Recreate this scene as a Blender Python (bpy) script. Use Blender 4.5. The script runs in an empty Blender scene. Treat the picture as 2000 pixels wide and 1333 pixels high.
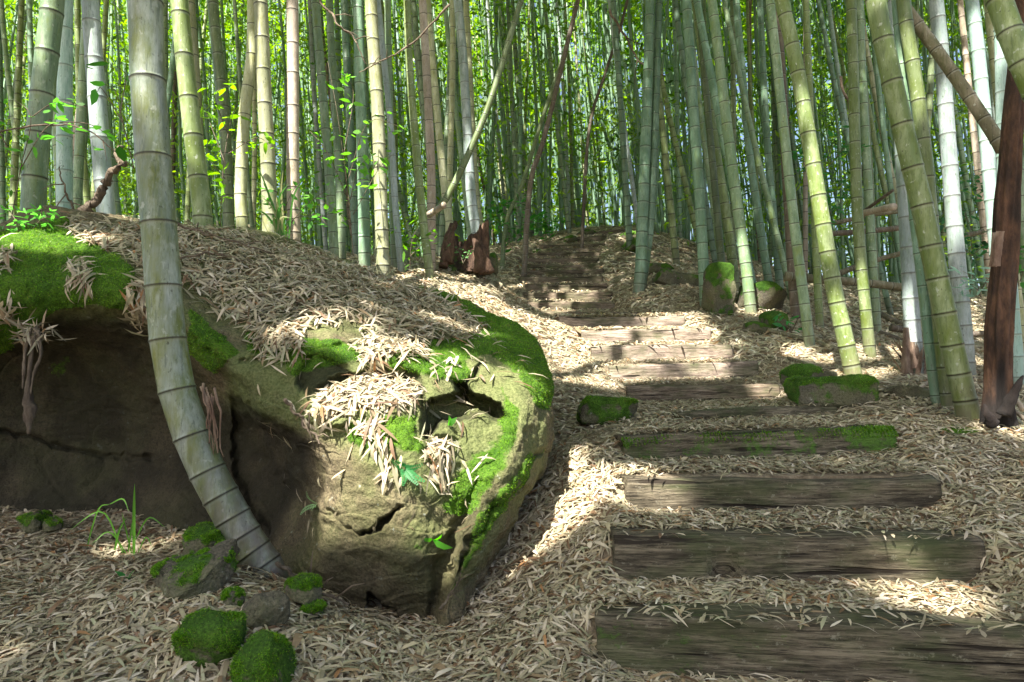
import bpy, math, random
import numpy as np
from mathutils import Vector

R = np.random.default_rng(7)
random.seed(7)
scene = bpy.context.scene
col = scene.collection

# ------------------------------------------------------------------ camera, light, exposure
F = 1333.3
TH = math.atan((742.0 - 666.5) / F)
CAM = np.array([0.0, 0.0, 1.0])
FW = np.array([0, math.cos(TH), math.sin(TH)])
UP = np.array([0, -math.sin(TH), math.cos(TH)])
cam = bpy.data.cameras.new("camera")
cam.lens = 24.0
cam.sensor_width = 36.0
cam.clip_start = 0.05
cam.clip_end = 600
cam_o = bpy.data.objects.new("camera", cam)
cam_o.location = CAM
cam_o.rotation_euler = (math.pi / 2 + TH, 0, 0)
col.objects.link(cam_o)
scene.camera = cam_o

SUN = np.array([-0.33, -0.50, 0.80])
SUN = SUN / np.linalg.norm(SUN)
SUN_EL = math.asin(SUN[2])
SUN_ROT = math.atan2(SUN[0], SUN[1])
world = bpy.data.worlds.new("World")
scene.world = world
world.use_nodes = True
wn = world.node_tree
wn.nodes.clear()
sky = wn.nodes.new("ShaderNodeTexSky")
sky.sky_type = 'NISHITA'
sky.sun_disc = False
sky.sun_elevation = SUN_EL
sky.sun_rotation = SUN_ROT
sky.air_density = 1.0
sky.dust_density = 4.0
sky.ozone_density = 0.6
bg = wn.nodes.new("ShaderNodeBackground")
bg.inputs["Strength"].default_value = 0.07
wo = wn.nodes.new("ShaderNodeOutputWorld")
wn.links.new(sky.outputs[0], bg.inputs[0])
wn.links.new(bg.outputs[0], wo.inputs[0])

sl = bpy.data.lights.new("sun", 'SUN')
sl.energy = 5.0
sl.angle = math.radians(0.5)
sl.color = (1.0, 0.93, 0.84)
so = bpy.data.objects.new("sun", sl)
so.rotation_euler = Vector(SUN).to_track_quat('Z', 'Y').to_euler()
col.objects.link(so)

scene.view_settings.view_transform = 'Standard'
scene.view_settings.look = 'None'
scene.view_settings.exposure = 2.05
scene.view_settings.gamma = 1.0
scene.render.engine = 'CYCLES'
scene.cycles.use_denoising = True
scene.cycles.max_bounces = 7
scene.cycles.diffuse_bounces = 5
scene.cycles.glossy_bounces = 2
scene.cycles.transmission_bounces = 4
scene.cycles.transparent_max_bounces = 4


# ------------------------------------------------------------------ small maths
def ray(px, py):
    px = np.asarray(px, float); py = np.asarray(py, float)
    cx = (px - 1000) / F; cy = (666.5 - py) / F
    d = np.stack([cx, FW[1] + UP[1] * cy, FW[2] + UP[2] * cy], -1)
    return d


def P(px, py, d):
    r = ray(px, py)
    return CAM + r * (np.asarray(d, float) / r[..., 1])[..., None]


def proj(V):
    rel = V - CAM
    zf = np.maximum(rel @ FW, 1e-3)
    return np.stack([1000 + F * rel[..., 0] / zf, 666.5 - F * (rel @ UP) / zf], -1), zf


def _hash(ix, iy, iz):
    n = (ix * 374761393 + iy * 668265263 + iz * 2147483647 // 7 * 3 + iz * 1274126177) & 0xFFFFFFFF
    n = ((n ^ (n >> 13)) * 1274126177) & 0xFFFFFFFF
    n = (n ^ (n >> 16)) & 0xFFFFFFFF
    return n.astype(np.float64) / 4294967295.0 * 2 - 1


def vnoise(p):
    p = np.asarray(p, float) + 1000.5
    i = np.floor(p).astype(np.int64)
    f = p - i
    f = f * f * f * (f * (f * 6 - 15) + 10)
    out = 0
    for dx in (0, 1):
        for dy in (0, 1):
            for dz in (0, 1):
                w = (f[:, 0] if dx else 1 - f[:, 0]) * (f[:, 1] if dy else 1 - f[:, 1]) * (f[:, 2] if dz else 1 - f[:, 2])
                out = out + w * _hash(i[:, 0] + dx, i[:, 1] + dy, i[:, 2] + dz)
    return out


def fbm(p, oct=4, gain=0.5):
    p = np.asarray(p, float)
    a = 1.0; s = 0; q = p.copy()
    for o in range(oct):
        s = s + a * vnoise(q)
        q = q * 2.03 + 17.3
        a *= gain
    return s


def unit(v):
    return v / np.maximum(np.linalg.norm(v, axis=-1, keepdims=True), 1e-9)


def smooth01(x):
    x = np.clip(x, 0, 1)
    return x * x * (3 - 2 * x)


def in_poly(pts, poly):
    x = pts[:, 0]; y = pts[:, 1]
    poly = np.asarray(poly, float)
    inside = np.zeros(len(pts), bool)
    n = len(poly)
    for i in range(n):
        x1, y1 = poly[i]; x2, y2 = poly[(i + 1) % n]
        c = ((y1 > y) != (y2 > y)) & (x < (x2 - x1) * (y - y1) / (y2 - y1 + 1e-12) + x1)
        inside ^= c
    return inside


def seg_dist(pts, line, closed=False):
    line = np.asarray(line, float)
    best = np.full(len(pts), 1e9)
    n = len(line)
    for i in range(n if closed else n - 1):
        a = line[i]; b = line[(i + 1) % n]
        ab = b - a
        t = np.clip(((pts - a) @ ab) / (ab @ ab + 1e-12), 0, 1)
        best = np.minimum(best, np.linalg.norm(pts - (a + t[:, None] * ab), axis=1))
    return best


def poly_sd(pts, poly):           # positive inside
    d = seg_dist(pts, poly, True)
    return np.where(in_poly(pts, poly), d, -d)


# ------------------------------------------------------------------ mesh helpers
def build_mesh(name, V, quads=None, tris=None, mat=None, smooth=True, floats=None, colors=None):
    me = bpy.data.meshes.new(name)
    V = np.ascontiguousarray(V, np.float32)
    quads = np.zeros((0, 4), np.int32) if quads is None else np.asarray(quads, np.int32).reshape(-1, 4)
    tris = np.zeros((0, 3), np.int32) if tris is None else np.asarray(tris, np.int32).reshape(-1, 3)
    me.vertices.add(len(V))
    me.vertices.foreach_set("co", V.ravel())
    nl = quads.size + tris.size
    me.loops.add(nl)
    me.loops.foreach_set("vertex_index", np.concatenate([quads.ravel(), tris.ravel()]).astype(np.int32))
    npoly = len(quads) + len(tris)
    me.polygons.add(npoly)
    st = np.concatenate([np.arange(len(quads)) * 4, quads.size + np.arange(len(tris)) * 3]).astype(np.int32)
    me.polygons.foreach_set("loop_start", st)
    if smooth:
        me.polygons.foreach_set("use_smooth", np.ones(npoly, bool))
    me.update(calc_edges=True)
    me.validate()
    for k, v in (floats or {}).items():
        a = me.attributes.new(k, 'FLOAT', 'POINT')
        a.data.foreach_set("value", np.ascontiguousarray(v, np.float32))
    for k, v in (colors or {}).items():
        a = me.attributes.new(k, 'FLOAT_COLOR', 'POINT')
        c = np.ones((len(V), 4), np.float32); c[:, :3] = v
        a.data.foreach_set("color", c.ravel())
    if mat is not None:
        me.materials.append(mat)
    return me


def tag(o, label=None, cat=None, group=None, kind=None):
    if label: o["label"] = label
    if cat: o["category"] = cat
    if group: o["group"] = group
    if kind: o["kind"] = kind
    return o


def link(name, me, parent=None, loc=(0, 0, 0)):
    o = bpy.data.objects.new(name, me)
    o.location = loc
    if parent is not None:
        o.parent = parent
    col.objects.link(o)
    return o


def empty(name, loc):
    o = bpy.data.objects.new(name, None)
    o.location = loc
    o.empty_display_size = 0.1
    col.objects.link(o)
    return o


class MB:
    """collects pieces of one mesh"""
    def __init__(s):
        s.V = []; s.Q = []; s.T = []; s.n = 0; s.fl = {}; s.cl = []

    def add(s, V, quads=None, tris=None, fl=None, colr=None):
        V = np.asarray(V, float)
        if quads is not None and len(quads): s.Q.append(np.asarray(quads) + s.n)
        if tris is not None and len(tris): s.T.append(np.asarray(tris) + s.n)
        s.V.append(V); s.n += len(V)
        if colr is not None: s.cl.append(np.broadcast_to(np.asarray(colr, float), (len(V), 3)))
        for k, v in (fl or {}).items():
            s.fl.setdefault(k, []).append(np.broadcast_to(np.asarray(v, float), (len(V),)))
        return s

    def mesh(s, name, mat, origin=(0, 0, 0), smooth=True):
        V = np.concatenate(s.V) - np.asarray(origin)
        return build_mesh(name, V, np.concatenate(s.Q) if s.Q else None, np.concatenate(s.T) if s.T else None, mat, smooth,
                          {k: np.concatenate(v) for k, v in s.fl.items()},
                          {"col": np.concatenate(s.cl)} if s.cl else None)


def grid_quads(nu, nv, closed_v=False):
    i = np.arange(nu - 1)[:, None]
    j = np.arange(nv if closed_v else nv - 1)[None, :]
    j2 = (j + 1) % nv
    return np.stack([i * nv + j, i * nv + j2, (i + 1) * nv + j2, (i + 1) * nv + j], -1).reshape(-1, 4)


def resample(pts, n):
    """Catmull-Rom through pts, n samples, plus cumulative length"""
    pts = np.asarray(pts, float)
    ext = np.vstack([2 * pts[0] - pts[1], pts, 2 * pts[-1] - pts[-2]])
    t = np.linspace(0, len(pts) - 1 - 1e-9, n)
    i = t.astype(int); u = (t - i)[:, None]
    p0, p1, p2, p3 = ext[i], ext[i + 1], ext[i + 2], ext[i + 3]
    return 0.5 * (2 * p1 + (p2 - p0) * u + (2 * p0 - 5 * p1 + 4 * p2 - p3) * u ** 2 + (3 * p1 - p0 - 3 * p2 + p3) * u ** 3)


def frames(pts):
    T = unit(np.gradient(pts, axis=0))
    ref = np.tile(np.array([0.03, 1.0, 0.02]), (len(pts), 1))
    horiz = np.abs(T @ np.array([0, 1.0, 0])) > 0.85
    ref[horiz] = [0, 0, 1.0]
    if horiz.any() and not horiz.all():
        ref[:] = [0.3, 0.2, 1.0] if np.abs(T[:, 2]).mean() < 0.7 else [1.0, 0.1, 0]
    S = unit(np.cross(T, ref))
    B = unit(np.cross(S, T))
    return T, S, B


def tube(pts, rad, nseg=8, cap=True, rough=0.0, seed=0):
    pts = np.asarray(pts, float); n = len(pts)
    rad = np.broadcast_to(np.asarray(rad, float), (n,))
    T, S, B = frames(pts)
    a = np.linspace(0, 2 * np.pi, nseg, endpoint=False)
    rr = rad[:, None] * np.ones((1, nseg))
    if rough:
        q = np.stack([np.cos(a)[None, :] * 1.5 + 0 * rr, np.sin(a)[None, :] * 1.5 + 0 * rr, np.arange(n)[:, None] * 0.35 + 0 * rr + seed * 9.1], -1)
        rr = rr * (1 + rough * fbm(q.reshape(-1, 3), 3).reshape(n, nseg))
    V = pts[:, None, :] + rr[..., None] * (np.cos(a)[None, :, None] * S[:, None, :] + np.sin(a)[None, :, None] * B[:, None, :])
    V = V.reshape(-1, 3)
    Q = grid_quads(n, nseg, True)
    tr = []
    if cap:
        c0 = len(V); V = np.vstack([V, pts[0], pts[-1]])
        j = np.arange(nseg); j2 = (j + 1) % nseg
        tr = np.concatenate([np.stack([np.full(nseg, c0), j2, j], -1),
                             np.stack([np.full(nseg, c0 + 1), (n - 1) * nseg + j, (n - 1) * nseg + j2], -1)])
    return V, Q, tr


def leaf_arrays(base, d, nor, L, W, curl, fold=0.25):
    """slender pointed blades: 6 points each"""
    N = len(base)
    side = unit(np.cross(nor, d))
    nor = unit(np.cross(d, side))
    L = L[:, None]; W = W[:, None]; curl = curl[:, None]
    def pt(t, s, k=0.0):
        h = curl * L * 4 * t * (1 - t) * 0.5 + k * W
        return base + d * L * t + side * W * s + nor * h
    v = np.stack([pt(0, 0), pt(0.27, 0.46, fold), pt(0.27, -0.46, fold), pt(0.65, 0.40, fold), pt(0.65, -0.40, fold), pt(1.0, 0)], 1)
    # a soft fall of the tip
    o = (np.arange(N) * 6)[:, None]
    quads = o + np.array([[1, 3, 4, 2]])
    tris = np.concatenate([o + np.array([[0, 1, 2]]), o + np.array([[3, 5, 4]])])
    return v.reshape(-1, 3), quads, tris


def rand_dirs(n, zbias=0.0):
    v = R.normal(size=(n, 3)); v[:, 2] += zbias
    return unit(v)


# ------------------------------------------------------------------ materials
def new_mat(name):
    m = bpy.data.materials.new(name)
    m.use_nodes = True
    nt = m.node_tree
    b = nt.nodes["Principled BSDF"]
    return m, nt, b


def nd(nt, typ, **kw):
    n = nt.nodes.new(typ)
    for k, v in kw.items():
        if k in n.inputs.keys() if hasattr(n.inputs, "keys") else False:
            n.inputs[k].default_value = v
        else:
            setattr(n, k, v)
    return n


def coords(nt, scale, rnd=True):
    tc = nt.nodes.new("ShaderNodeTexCoord")
    mp = nt.nodes.new("ShaderNodeMapping")
    mp.inputs["Scale"].default_value = scale
    nt.links.new(tc.outputs["Object"], mp.inputs["Vector"])
    if rnd:
        oi = nt.nodes.new("ShaderNodeObjectInfo")
        mul = nt.nodes.new("ShaderNodeMath"); mul.operation = 'MULTIPLY'; mul.inputs[1].default_value = 37.0
        nt.links.new(oi.outputs["Random"], mul.inputs[0])
        nt.links.new(mul.outputs[0], mp.inputs["Location"])
    return mp.outputs[0]


def noise(nt, vec, scale, detail=4, rough=0.55):
    n = nt.nodes.new("ShaderNodeTexNoise")
    n.inputs["Scale"].default_value = scale
    n.inputs["Detail"].default_value = detail
    n.inputs["Roughness"].default_value = rough
    nt.links.new(vec, n.inputs["Vector"])
    return n.outputs["Fac"]


def ramp(nt, fac, stops):
    r = nt.nodes.new("ShaderNodeValToRGB")
    el = r.color_ramp.elements
    while len(el) < len(stops): el.new(0.5)
    for e, (p, c) in zip(el, stops):
        e.position = p
        e.color = (c[0], c[1], c[2], 1) if hasattr(c, "__len__") else (c, c, c, 1)
    nt.links.new(fac, r.inputs[0])
    return r.outputs[0]


def mixc(nt, fac, a, b, mode='MIX'):
    m = nt.nodes.new("ShaderNodeMix")
    m.data_type = 'RGBA'; m.blend_type = mode
    for i, s in ((0, fac), (6, a), (7, b)):
        if hasattr(s, "is_linked") or hasattr(s, "links"):
            nt.links.new(s, m.inputs[i])
        elif i == 0:
            m.inputs[0].default_value = s
        else:
            m.inputs[i].default_value = (s[0], s[1], s[2], 1)
    return m.outputs[2]


def mathn(nt, op, a, b=None, clamp=False):
    m = nt.nodes.new("ShaderNodeMath"); m.operation = op; m.use_clamp = clamp
    for i, s in ((0, a), (1, b)):
        if s is None: continue
        if hasattr(s, "links"): nt.links.new(s, m.inputs[i])
        else: m.inputs[i].default_value = s
    return m.outputs[0]


def attr(nt, name, typ='GEOMETRY'):
    a = nt.nodes.new("ShaderNodeAttribute"); a.attribute_name = name; a.attribute_type = typ
    return a


def bump(nt, b, h, strength, dist=0.01):
    n = nt.nodes.new("ShaderNodeBump")
    n.inputs["Strength"].default_value = strength
    n.inputs["Distance"].default_value = dist
    nt.links.new(h, n.inputs["Height"])
    nt.links.new(n.outputs[0], b.inputs["Normal"])


def bamboo_mat(name, c_a, c_b, patch, amount, node_c=(0.025, 0.022, 0.015), spots=0.5, rough=0.42, base_c=(0.12, 0.10, 0.075), sat=1.18):
    m, nt, b = new_mat(name)
    v = coords(nt, (9, 9, 2.2))
    big = noise(nt, v, 1.0, 5, 0.6)
    c = mixc(nt, ramp(nt, big, [(0.35, 0), (0.65, 1)]), c_a, c_b)
    fib = noise(nt, coords(nt, (160, 160, 3)), 1.0, 3)
    c = mixc(nt, ramp(nt, fib, [(0.3, 0.0), (0.75, 0.45)]), c, [x * 0.7 for x in c_a])
    pf = noise(nt, coords(nt, (14, 14, 5)), 1.0, 8, 0.68)
    c = mixc(nt, ramp(nt, pf, [(0.56 - 0.28 * amount, 0), (0.62 - 0.2 * amount, 0.35), (0.8 - 0.2 * amount, 0.9)]), c, patch)
    wb = noise(nt, coords(nt, (11, 11, 3.5)), 1.0, 8, 0.7)
    c = mixc(nt, ramp(nt, wb, [(0.5, 0), (0.66, 0.6)]), c, [min(.6, x * 1.25 + .07) for x in c_b])
    sc = noise(nt, coords(nt, (70, 70, 9)), 1.0, 6, 0.75)
    c = mixc(nt, ramp(nt, sc, [(0.36, 0.6), (0.46, 0)]), c, [x * 0.45 for x in c_a])
    sp = noise(nt, coords(nt, (38, 38, 26)), 1.0, 3, 0.5)
    c = mixc(nt, ramp(nt, sp, [(0.64, 0), (0.70, spots)]), c, (0.42, 0.46, 0.38))
    dk = noise(nt, coords(nt, (55, 55, 34)), 1.0, 4, 0.6)
    c = mixc(nt, ramp(nt, dk, [(0.63, 0), (0.7, 0.7)]), c, (0.045, 0.045, 0.02))
    low = attr(nt, "low").outputs["Fac"]
    lf = mathn(nt, 'MULTIPLY', low, ramp(nt, noise(nt, coords(nt, (20, 20, 9)), 1.0, 5), [(0.3, 0.25), (0.6, 1.0)]))
    c = mixc(nt, lf, c, base_c)
    pw = attr(nt, "bloom").outputs["Fac"]
    c = mixc(nt, mathn(nt, 'MULTIPLY', pw, 0.35), c, (0.42, 0.46, 0.40))
    nf = attr(nt, "node").outputs["Fac"]
    c = mixc(nt, mathn(nt, 'MULTIPLY', nf, 0.92), c, node_c)
    oi = nt.nodes.new("ShaderNodeObjectInfo")
    hs = nt.nodes.new("ShaderNodeHueSaturation")
    hs.inputs["Saturation"].default_value = sat
    nt.links.new(c, hs.inputs["Color"])
    nt.links.new(mathn(nt, 'ADD', mathn(nt, 'MULTIPLY', oi.outputs["Random"], 0.5), 0.68), hs.inputs["Value"])
    nt.links.new(hs.outputs[0], b.inputs["Base Color"])
    b.inputs["Roughness"].default_value = rough
    b.inputs["Specular IOR Level"].default_value = 0.4
    bump(nt, b, mathn(nt, 'ADD', fib, mathn(nt, 'MULTIPLY', pf, 1.2)), 0.25, 0.004)
    return m


BM = {
    'green': bamboo_mat("bamboo_green", (0.14, 0.215, 0.12), (0.23, 0.30, 0.20), (0.17, 0.22, 0.05), 0.15),
    'jade': bamboo_mat("bamboo_jade", (0.12, 0.20, 0.13), (0.19, 0.28, 0.205), (0.13, 0.18, 0.07), 0.1, sat=1.2, spots=0.3, node_c=(0.035, 0.05, 0.03)),
    'blue': bamboo_mat("bamboo_blue", (0.26, 0.38, 0.33), (0.36, 0.46, 0.42), (0.2, 0.3, 0.2), 0.0, spots=0.3, node_c=(0.16, 0.2, 0.17)),
    'moss': bamboo_mat("bamboo_mossy", (0.14, 0.19, 0.08), (0.23, 0.275, 0.15), (0.115, 0.155, 0.035), 0.5, spots=0.7, sat=1.2),
    'pale': bamboo_mat("bamboo_pale", (0.30, 0.33, 0.19), (0.42, 0.43, 0.30), (0.26, 0.27, 0.10), 0.2, spots=0.5),
    'white': bamboo_mat("bamboo_white", (0.24, 0.30, 0.28), (0.37, 0.42, 0.42), (0.18, 0.25, 0.16), 0.25, spots=0.3, node_c=(0.14, 0.15, 0.14)),
    'tan': bamboo_mat("bamboo_tan", (0.29, 0.24, 0.18), (0.42, 0.37, 0.30), (0.22, 0.19, 0.11), 0.3, spots=0.4, rough=0.6, sat=1.0),
    'log': bamboo_mat("bamboo_log", (0.13, 0.115, 0.07), (0.25, 0.225, 0.155), (0.09, 0.10, 0.035), 0.5, spots=0.5, rough=0.75, sat=1.0),
    'brown': bamboo_mat("bamboo_brown", (0.085, 0.062, 0.04), (0.15, 0.115, 0.075), (0.13, 0.12, 0.05), 0.2, spots=0.3, rough=0.7, sat=0.8),
    'dark': bamboo_mat("bamboo_dark", (0.10, 0.14, 0.07), (0.15, 0.19, 0.10), (0.11, 0.13, 0.04), 0.2, spots=0.3),
    'hero': bamboo_mat("bamboo_hero", (0.15, 0.21, 0.15), (0.36, 0.41, 0.36), (0.15, 0.18, 0.03), 0.75, spots=0.7, base_c=(0.11, 0.085, 0.085), sat=1.12),
}


def leaf_mat(name, transl=0.35, rough=0.5, spec=0.35):
    m, nt, b = new_mat(name)
    a = attr(nt, "col")
    nt.links.new(a.outputs["Color"], b.inputs["Base Color"])
    b.inputs["Roughness"].default_value = rough
    b.inputs["Specular IOR Level"].default_value = spec
    if transl > 0:
        tr = nt.nodes.new("ShaderNodeBsdfTranslucent")
        mx = nt.nodes.new("ShaderNodeMixShader")
        mx.inputs[0].default_value = transl
        hs = nt.nodes.new("ShaderNodeHueSaturation")
        hs.inputs["Saturation"].default_value = 1.15
        hs.inputs["Value"].default_value = 1.9
        nt.links.new(a.outputs["Color"], hs.inputs["Color"])
        nt.links.new(hs.outputs[0], tr.inputs["Color"])
        nt.links.new(b.outputs[0], mx.inputs[1])
        nt.links.new(tr.outputs[0], mx.inputs[2])
        nt.links.new(mx.outputs[0], nt.nodes["Material Output"].inputs["Surface"])
    return m


M_LITTER = leaf_mat("dead_leaf", 0.12, 0.55, 0.3)
M_LEAF = leaf_mat("green_leaf", 0.5, 0.4, 0.4)


def soil_mat():
    m, nt, b = new_mat("leafy_soil")
    v = coords(nt, (1, 1, 1), False)
    c = mixc(nt, ramp(nt, noise(nt, v, 26, 6, 0.7), [(0.35, 0), (0.65, 1)]), (0.13, 0.10, 0.062), (0.36, 0.30, 0.20))
    c = mixc(nt, ramp(nt, noise(nt, v, 0.9, 4), [(0.46, 0), (0.75, 0.5)]), c, (0.17, 0.115, 0.07))
    nt.links.new(c, b.inputs["Base Color"])
    b.inputs["Roughness"].default_value = 0.95
    bump(nt, b, noise(nt, v, 60, 5, 0.7), 0.8, 0.03)
    return m


def rock_mat(name, rock_a, rock_b, moss_a=(0.035, 0.10, 0.008), moss_b=(0.11, 0.24, 0.02), up=True):
    m, nt, b = new_mat(name)
    v = coords(nt, (1, 1, 1), False)
    strata = noise(nt, coords(nt, (2.5, 2.5, 22), False), 1.0, 5, 0.6)
    g = noise(nt, v, 3.5, 8, 0.65)
    fine = noise(nt, v, 90, 4, 0.6)
    c = mixc(nt, ramp(nt, g, [(0.36, 0), (0.64, 1)]), rock_a, rock_b)
    c = mixc(nt, ramp(nt, strata, [(0.5, 0), (0.75, 0.3)]), c, [x * 0.55 for x in rock_a])
    c = mixc(nt, ramp(nt, fine, [(0.38, 0.75), (0.56, 0)]), c, [x * 0.4 for x in rock_a])
    pit = noise(nt, v, 34, 6, 0.75)
    c = mixc(nt, ramp(nt, pit, [(0.34, 0.85), (0.43, 0)]), c, [x * 0.25 for x in rock_a])
    c = mixc(nt, ramp(nt, noise(nt, v, 210, 3, 0.7), [(0.52, 0), (0.68, 0.45)]), c, [min(1, x * 1.7) for x in rock_b])
    alg = noise(nt, v, 2.2, 6, 0.65)
    c = mixc(nt, ramp(nt, alg, [(0.45, 0), (0.68, 0.6)]), c, (0.10, 0.12, 0.035))
    lic = noise(nt, v, 22, 4, 0.6)
    c = mixc(nt, ramp(nt, lic, [(0.66, 0), (0.71, 0.6)]), c, (0.36, 0.40, 0.33))
    if not up:
        al = attr(nt, "algae").outputs["Fac"]
        alf = ramp(nt, mathn(nt, 'ADD', al, mathn(nt, 'MULTIPLY', mathn(nt, 'SUBTRACT', noise(nt, v, 6, 7, 0.7), 0.5), 1.1)), [(0.3, 0), (0.75, 0.85)])
        c = mixc(nt, alf, c, mixc(nt, ramp(nt, fine, [(0.35, 0), (0.6, 1)]), (0.075, 0.10, 0.026), (0.16, 0.19, 0.066)))
        st = attr(nt, "stain_shade").outputs["Fac"]
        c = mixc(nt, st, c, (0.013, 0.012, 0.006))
    mo = attr(nt, "moss").outputs["Fac"]
    mn = noise(nt, v, 14, 6, 0.7)
    mf = ramp(nt, mathn(nt, 'ADD', mo, mathn(nt, 'MULTIPLY', mathn(nt, 'SUBTRACT', mn, 0.5), 0.9)), [(0.42, 0), (0.56, 1)])
    mcol = mixc(nt, ramp(nt, noise(nt, v, 5, 5, 0.7), [(0.35, 0), (0.68, 1)]), moss_a, moss_b)
    mcol = mixc(nt, ramp(nt, noise(nt, v, 120, 4, 0.75), [(0.38, 0.8), (0.58, 0)]), mcol, [x * 0.35 for x in moss_a])
    mcol = mixc(nt, ramp(nt, noise(nt, v, 9, 6, 0.7), [(0.58, 0), (0.72, 0.7)]), mcol, (0.13, 0.12, 0.035))
    c = mixc(nt, mf, c, mcol)
    nt.links.new(c, b.inputs["Base Color"])
    nt.links.new(mixc(nt, mf, (0.75, 0.75, 0.75), (1, 1, 1)), b.inputs["Roughness"])
    b.inputs["Specular IOR Level"].default_value = 0.3
    hh = mathn(nt, 'ADD', mathn(nt, 'MULTIPLY', g, 0.7), mathn(nt, 'MULTIPLY', fine, 0.6))
    hh = mathn(nt, 'ADD', hh, mathn(nt, 'MULTIPLY', pit, 0.9))
    hh = mathn(nt, 'ADD', hh, mathn(nt, 'MULTIPLY', mathn(nt, 'MULTIPLY', mf, noise(nt, v, 190, 3, 0.8)), 0.6))
    hh = mathn(nt, 'ADD', hh, mathn(nt, 'MULTIPLY', strata, 0.3))
    bump(nt, b, hh, 0.9, 0.02)
    return m


M_SOIL = soil_mat()
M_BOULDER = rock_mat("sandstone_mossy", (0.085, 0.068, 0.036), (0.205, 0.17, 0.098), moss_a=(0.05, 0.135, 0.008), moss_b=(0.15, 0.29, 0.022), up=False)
M_ROCK = rock_mat("stone_mossy", (0.075, 0.068, 0.048), (0.17, 0.15, 0.11))


def wood_mat(name, a, bcol, moss=0.0):
    m, nt, b = new_mat(name)
    grain = noise(nt, coords(nt, (5, 75, 75)), 1.0, 9, 0.72)
    big = noise(nt, coords(nt, (3.0, 12, 12)), 1.0, 8, 0.68)
    c = mixc(nt, ramp(nt, grain, [(0.40, 0), (0.58, 1)]), a, bcol)
    c = mixc(nt, ramp(nt, big, [(0.42, 0), (0.62, 0.8)]), c, [x * 0.4 for x in a])
    fl = noise(nt, coords(nt, (9, 160, 160)), 1.0, 6, 0.75)
    c = mixc(nt, ramp(nt, fl, [(0.40, 0.85), (0.48, 0)]), c, [x * 0.2 for x in a])
    kn = noise(nt, coords(nt, (30, 40, 40)), 1.0, 5, 0.7)
    c = mixc(nt, ramp(nt, kn, [(0.60, 0), (0.68, 0.5)]), c, (0.30, 0.29, 0.22))
    alg = noise(nt, coords(nt, (3, 6, 6)), 1.0, 5, 0.65)
    c = mixc(nt, ramp(nt, alg, [(0.46, 0), (0.7, 0.6)]), c, (0.075, 0.10, 0.035))
    crack = noise(nt, coords(nt, (1.4, 26, 26)), 1.0, 3, 0.5)
    cf = ramp(nt, crack, [(0.33, 0.95), (0.38, 0)])
    c = mixc(nt, cf, c, (0.02, 0.015, 0.01))
    mo = attr(nt, "moss").outputs["Fac"]
    mn = noise(nt, coords(nt, (11, 14, 14)), 1.0, 7, 0.72)
    mf = ramp(nt, mathn(nt, 'ADD', mathn(nt, 'MULTIPLY', mo, 0.6), mathn(nt, 'MULTIPLY', mathn(nt, 'SUBTRACT', mn, 0.5), 1.6)), [(0.4, 0), (0.6, 0.95)])
    c = mixc(nt, mf, c, (0.07, 0.15, 0.02))
    nt.links.new(c, b.inputs["Base Color"])
    b.inputs["Roughness"].default_value = 0.85
    b.inputs["Specular IOR Level"].default_value = 0.25
    hh = mathn(nt, 'SUBTRACT', mathn(nt, 'ADD', grain, mathn(nt, 'MULTIPLY', mf, noise(nt, coords(nt, (120, 120, 120)), 1.0, 3))), mathn(nt, 'MULTIPLY', cf, 1.5))
    bump(nt, b, hh, 0.8, 0.012)
    return m


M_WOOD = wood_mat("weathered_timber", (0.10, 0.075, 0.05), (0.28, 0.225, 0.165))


def rot_mat(name, a, bcol, dark):
    m, nt, b = new_mat(name)
    g = noise(nt, coords(nt, (30, 30, 9.0)), 1.0, 10, 0.75)
    c = mixc(nt, ramp(nt, g, [(0.40, 0), (0.60, 1)]), a, bcol)
    k = noise(nt, coords(nt, (9, 9, 4)), 1.0, 5, 0.65)
    c = mixc(nt, ramp(nt, k, [(0.42, 0), (0.66, 0.85)]), c, dark)
    ch = attr(nt, "char_shade").outputs["Fac"]
    c = mixc(nt, ch, c, (0.008, 0.006, 0.005))
    mo = attr(nt, "moss").outputs["Fac"]
    mf = ramp(nt, mathn(nt, 'ADD', mo, mathn(nt, 'SUBTRACT', noise(nt, coords(nt, (16, 16, 16)), 1.0, 5), 0.5)), [(0.42, 0), (0.6, 1)])
    c = mixc(nt, mf, c, (0.07, 0.12, 0.02))
    nt.links.new(c, b.inputs["Base Color"])
    b.inputs["Roughness"].default_value = 0.9
    bump(nt, b, mathn(nt, 'ADD', g, k), 1.0, 0.03)
    return m


M_ROT = rot_mat("rotten_red_wood", (0.060, 0.030, 0.017), (0.15, 0.078, 0.042), (0.018, 0.012, 0.008))
M_STUMP = rot_mat("stump_wood", (0.075, 0.042, 0.024), (0.18, 0.105, 0.065), (0.03, 0.015, 0.008))
M_SHEATH = rot_mat("dry_sheath", (0.26, 0.19, 0.13), (0.44, 0.34, 0.25), (0.13, 0.07, 0.045))
M_TWIG = rot_mat("dry_twig", (0.12, 0.09, 0.06), (0.25, 0.20, 0.14), (0.07, 0.05, 0.035))


MOSS_PAL = np.array([(0.07, 0.19, 0.01), (0.13, 0.29, 0.015), (0.19, 0.36, 0.022), (0.04, 0.11, 0.01), (0.17, 0.19, 0.04)])


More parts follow.
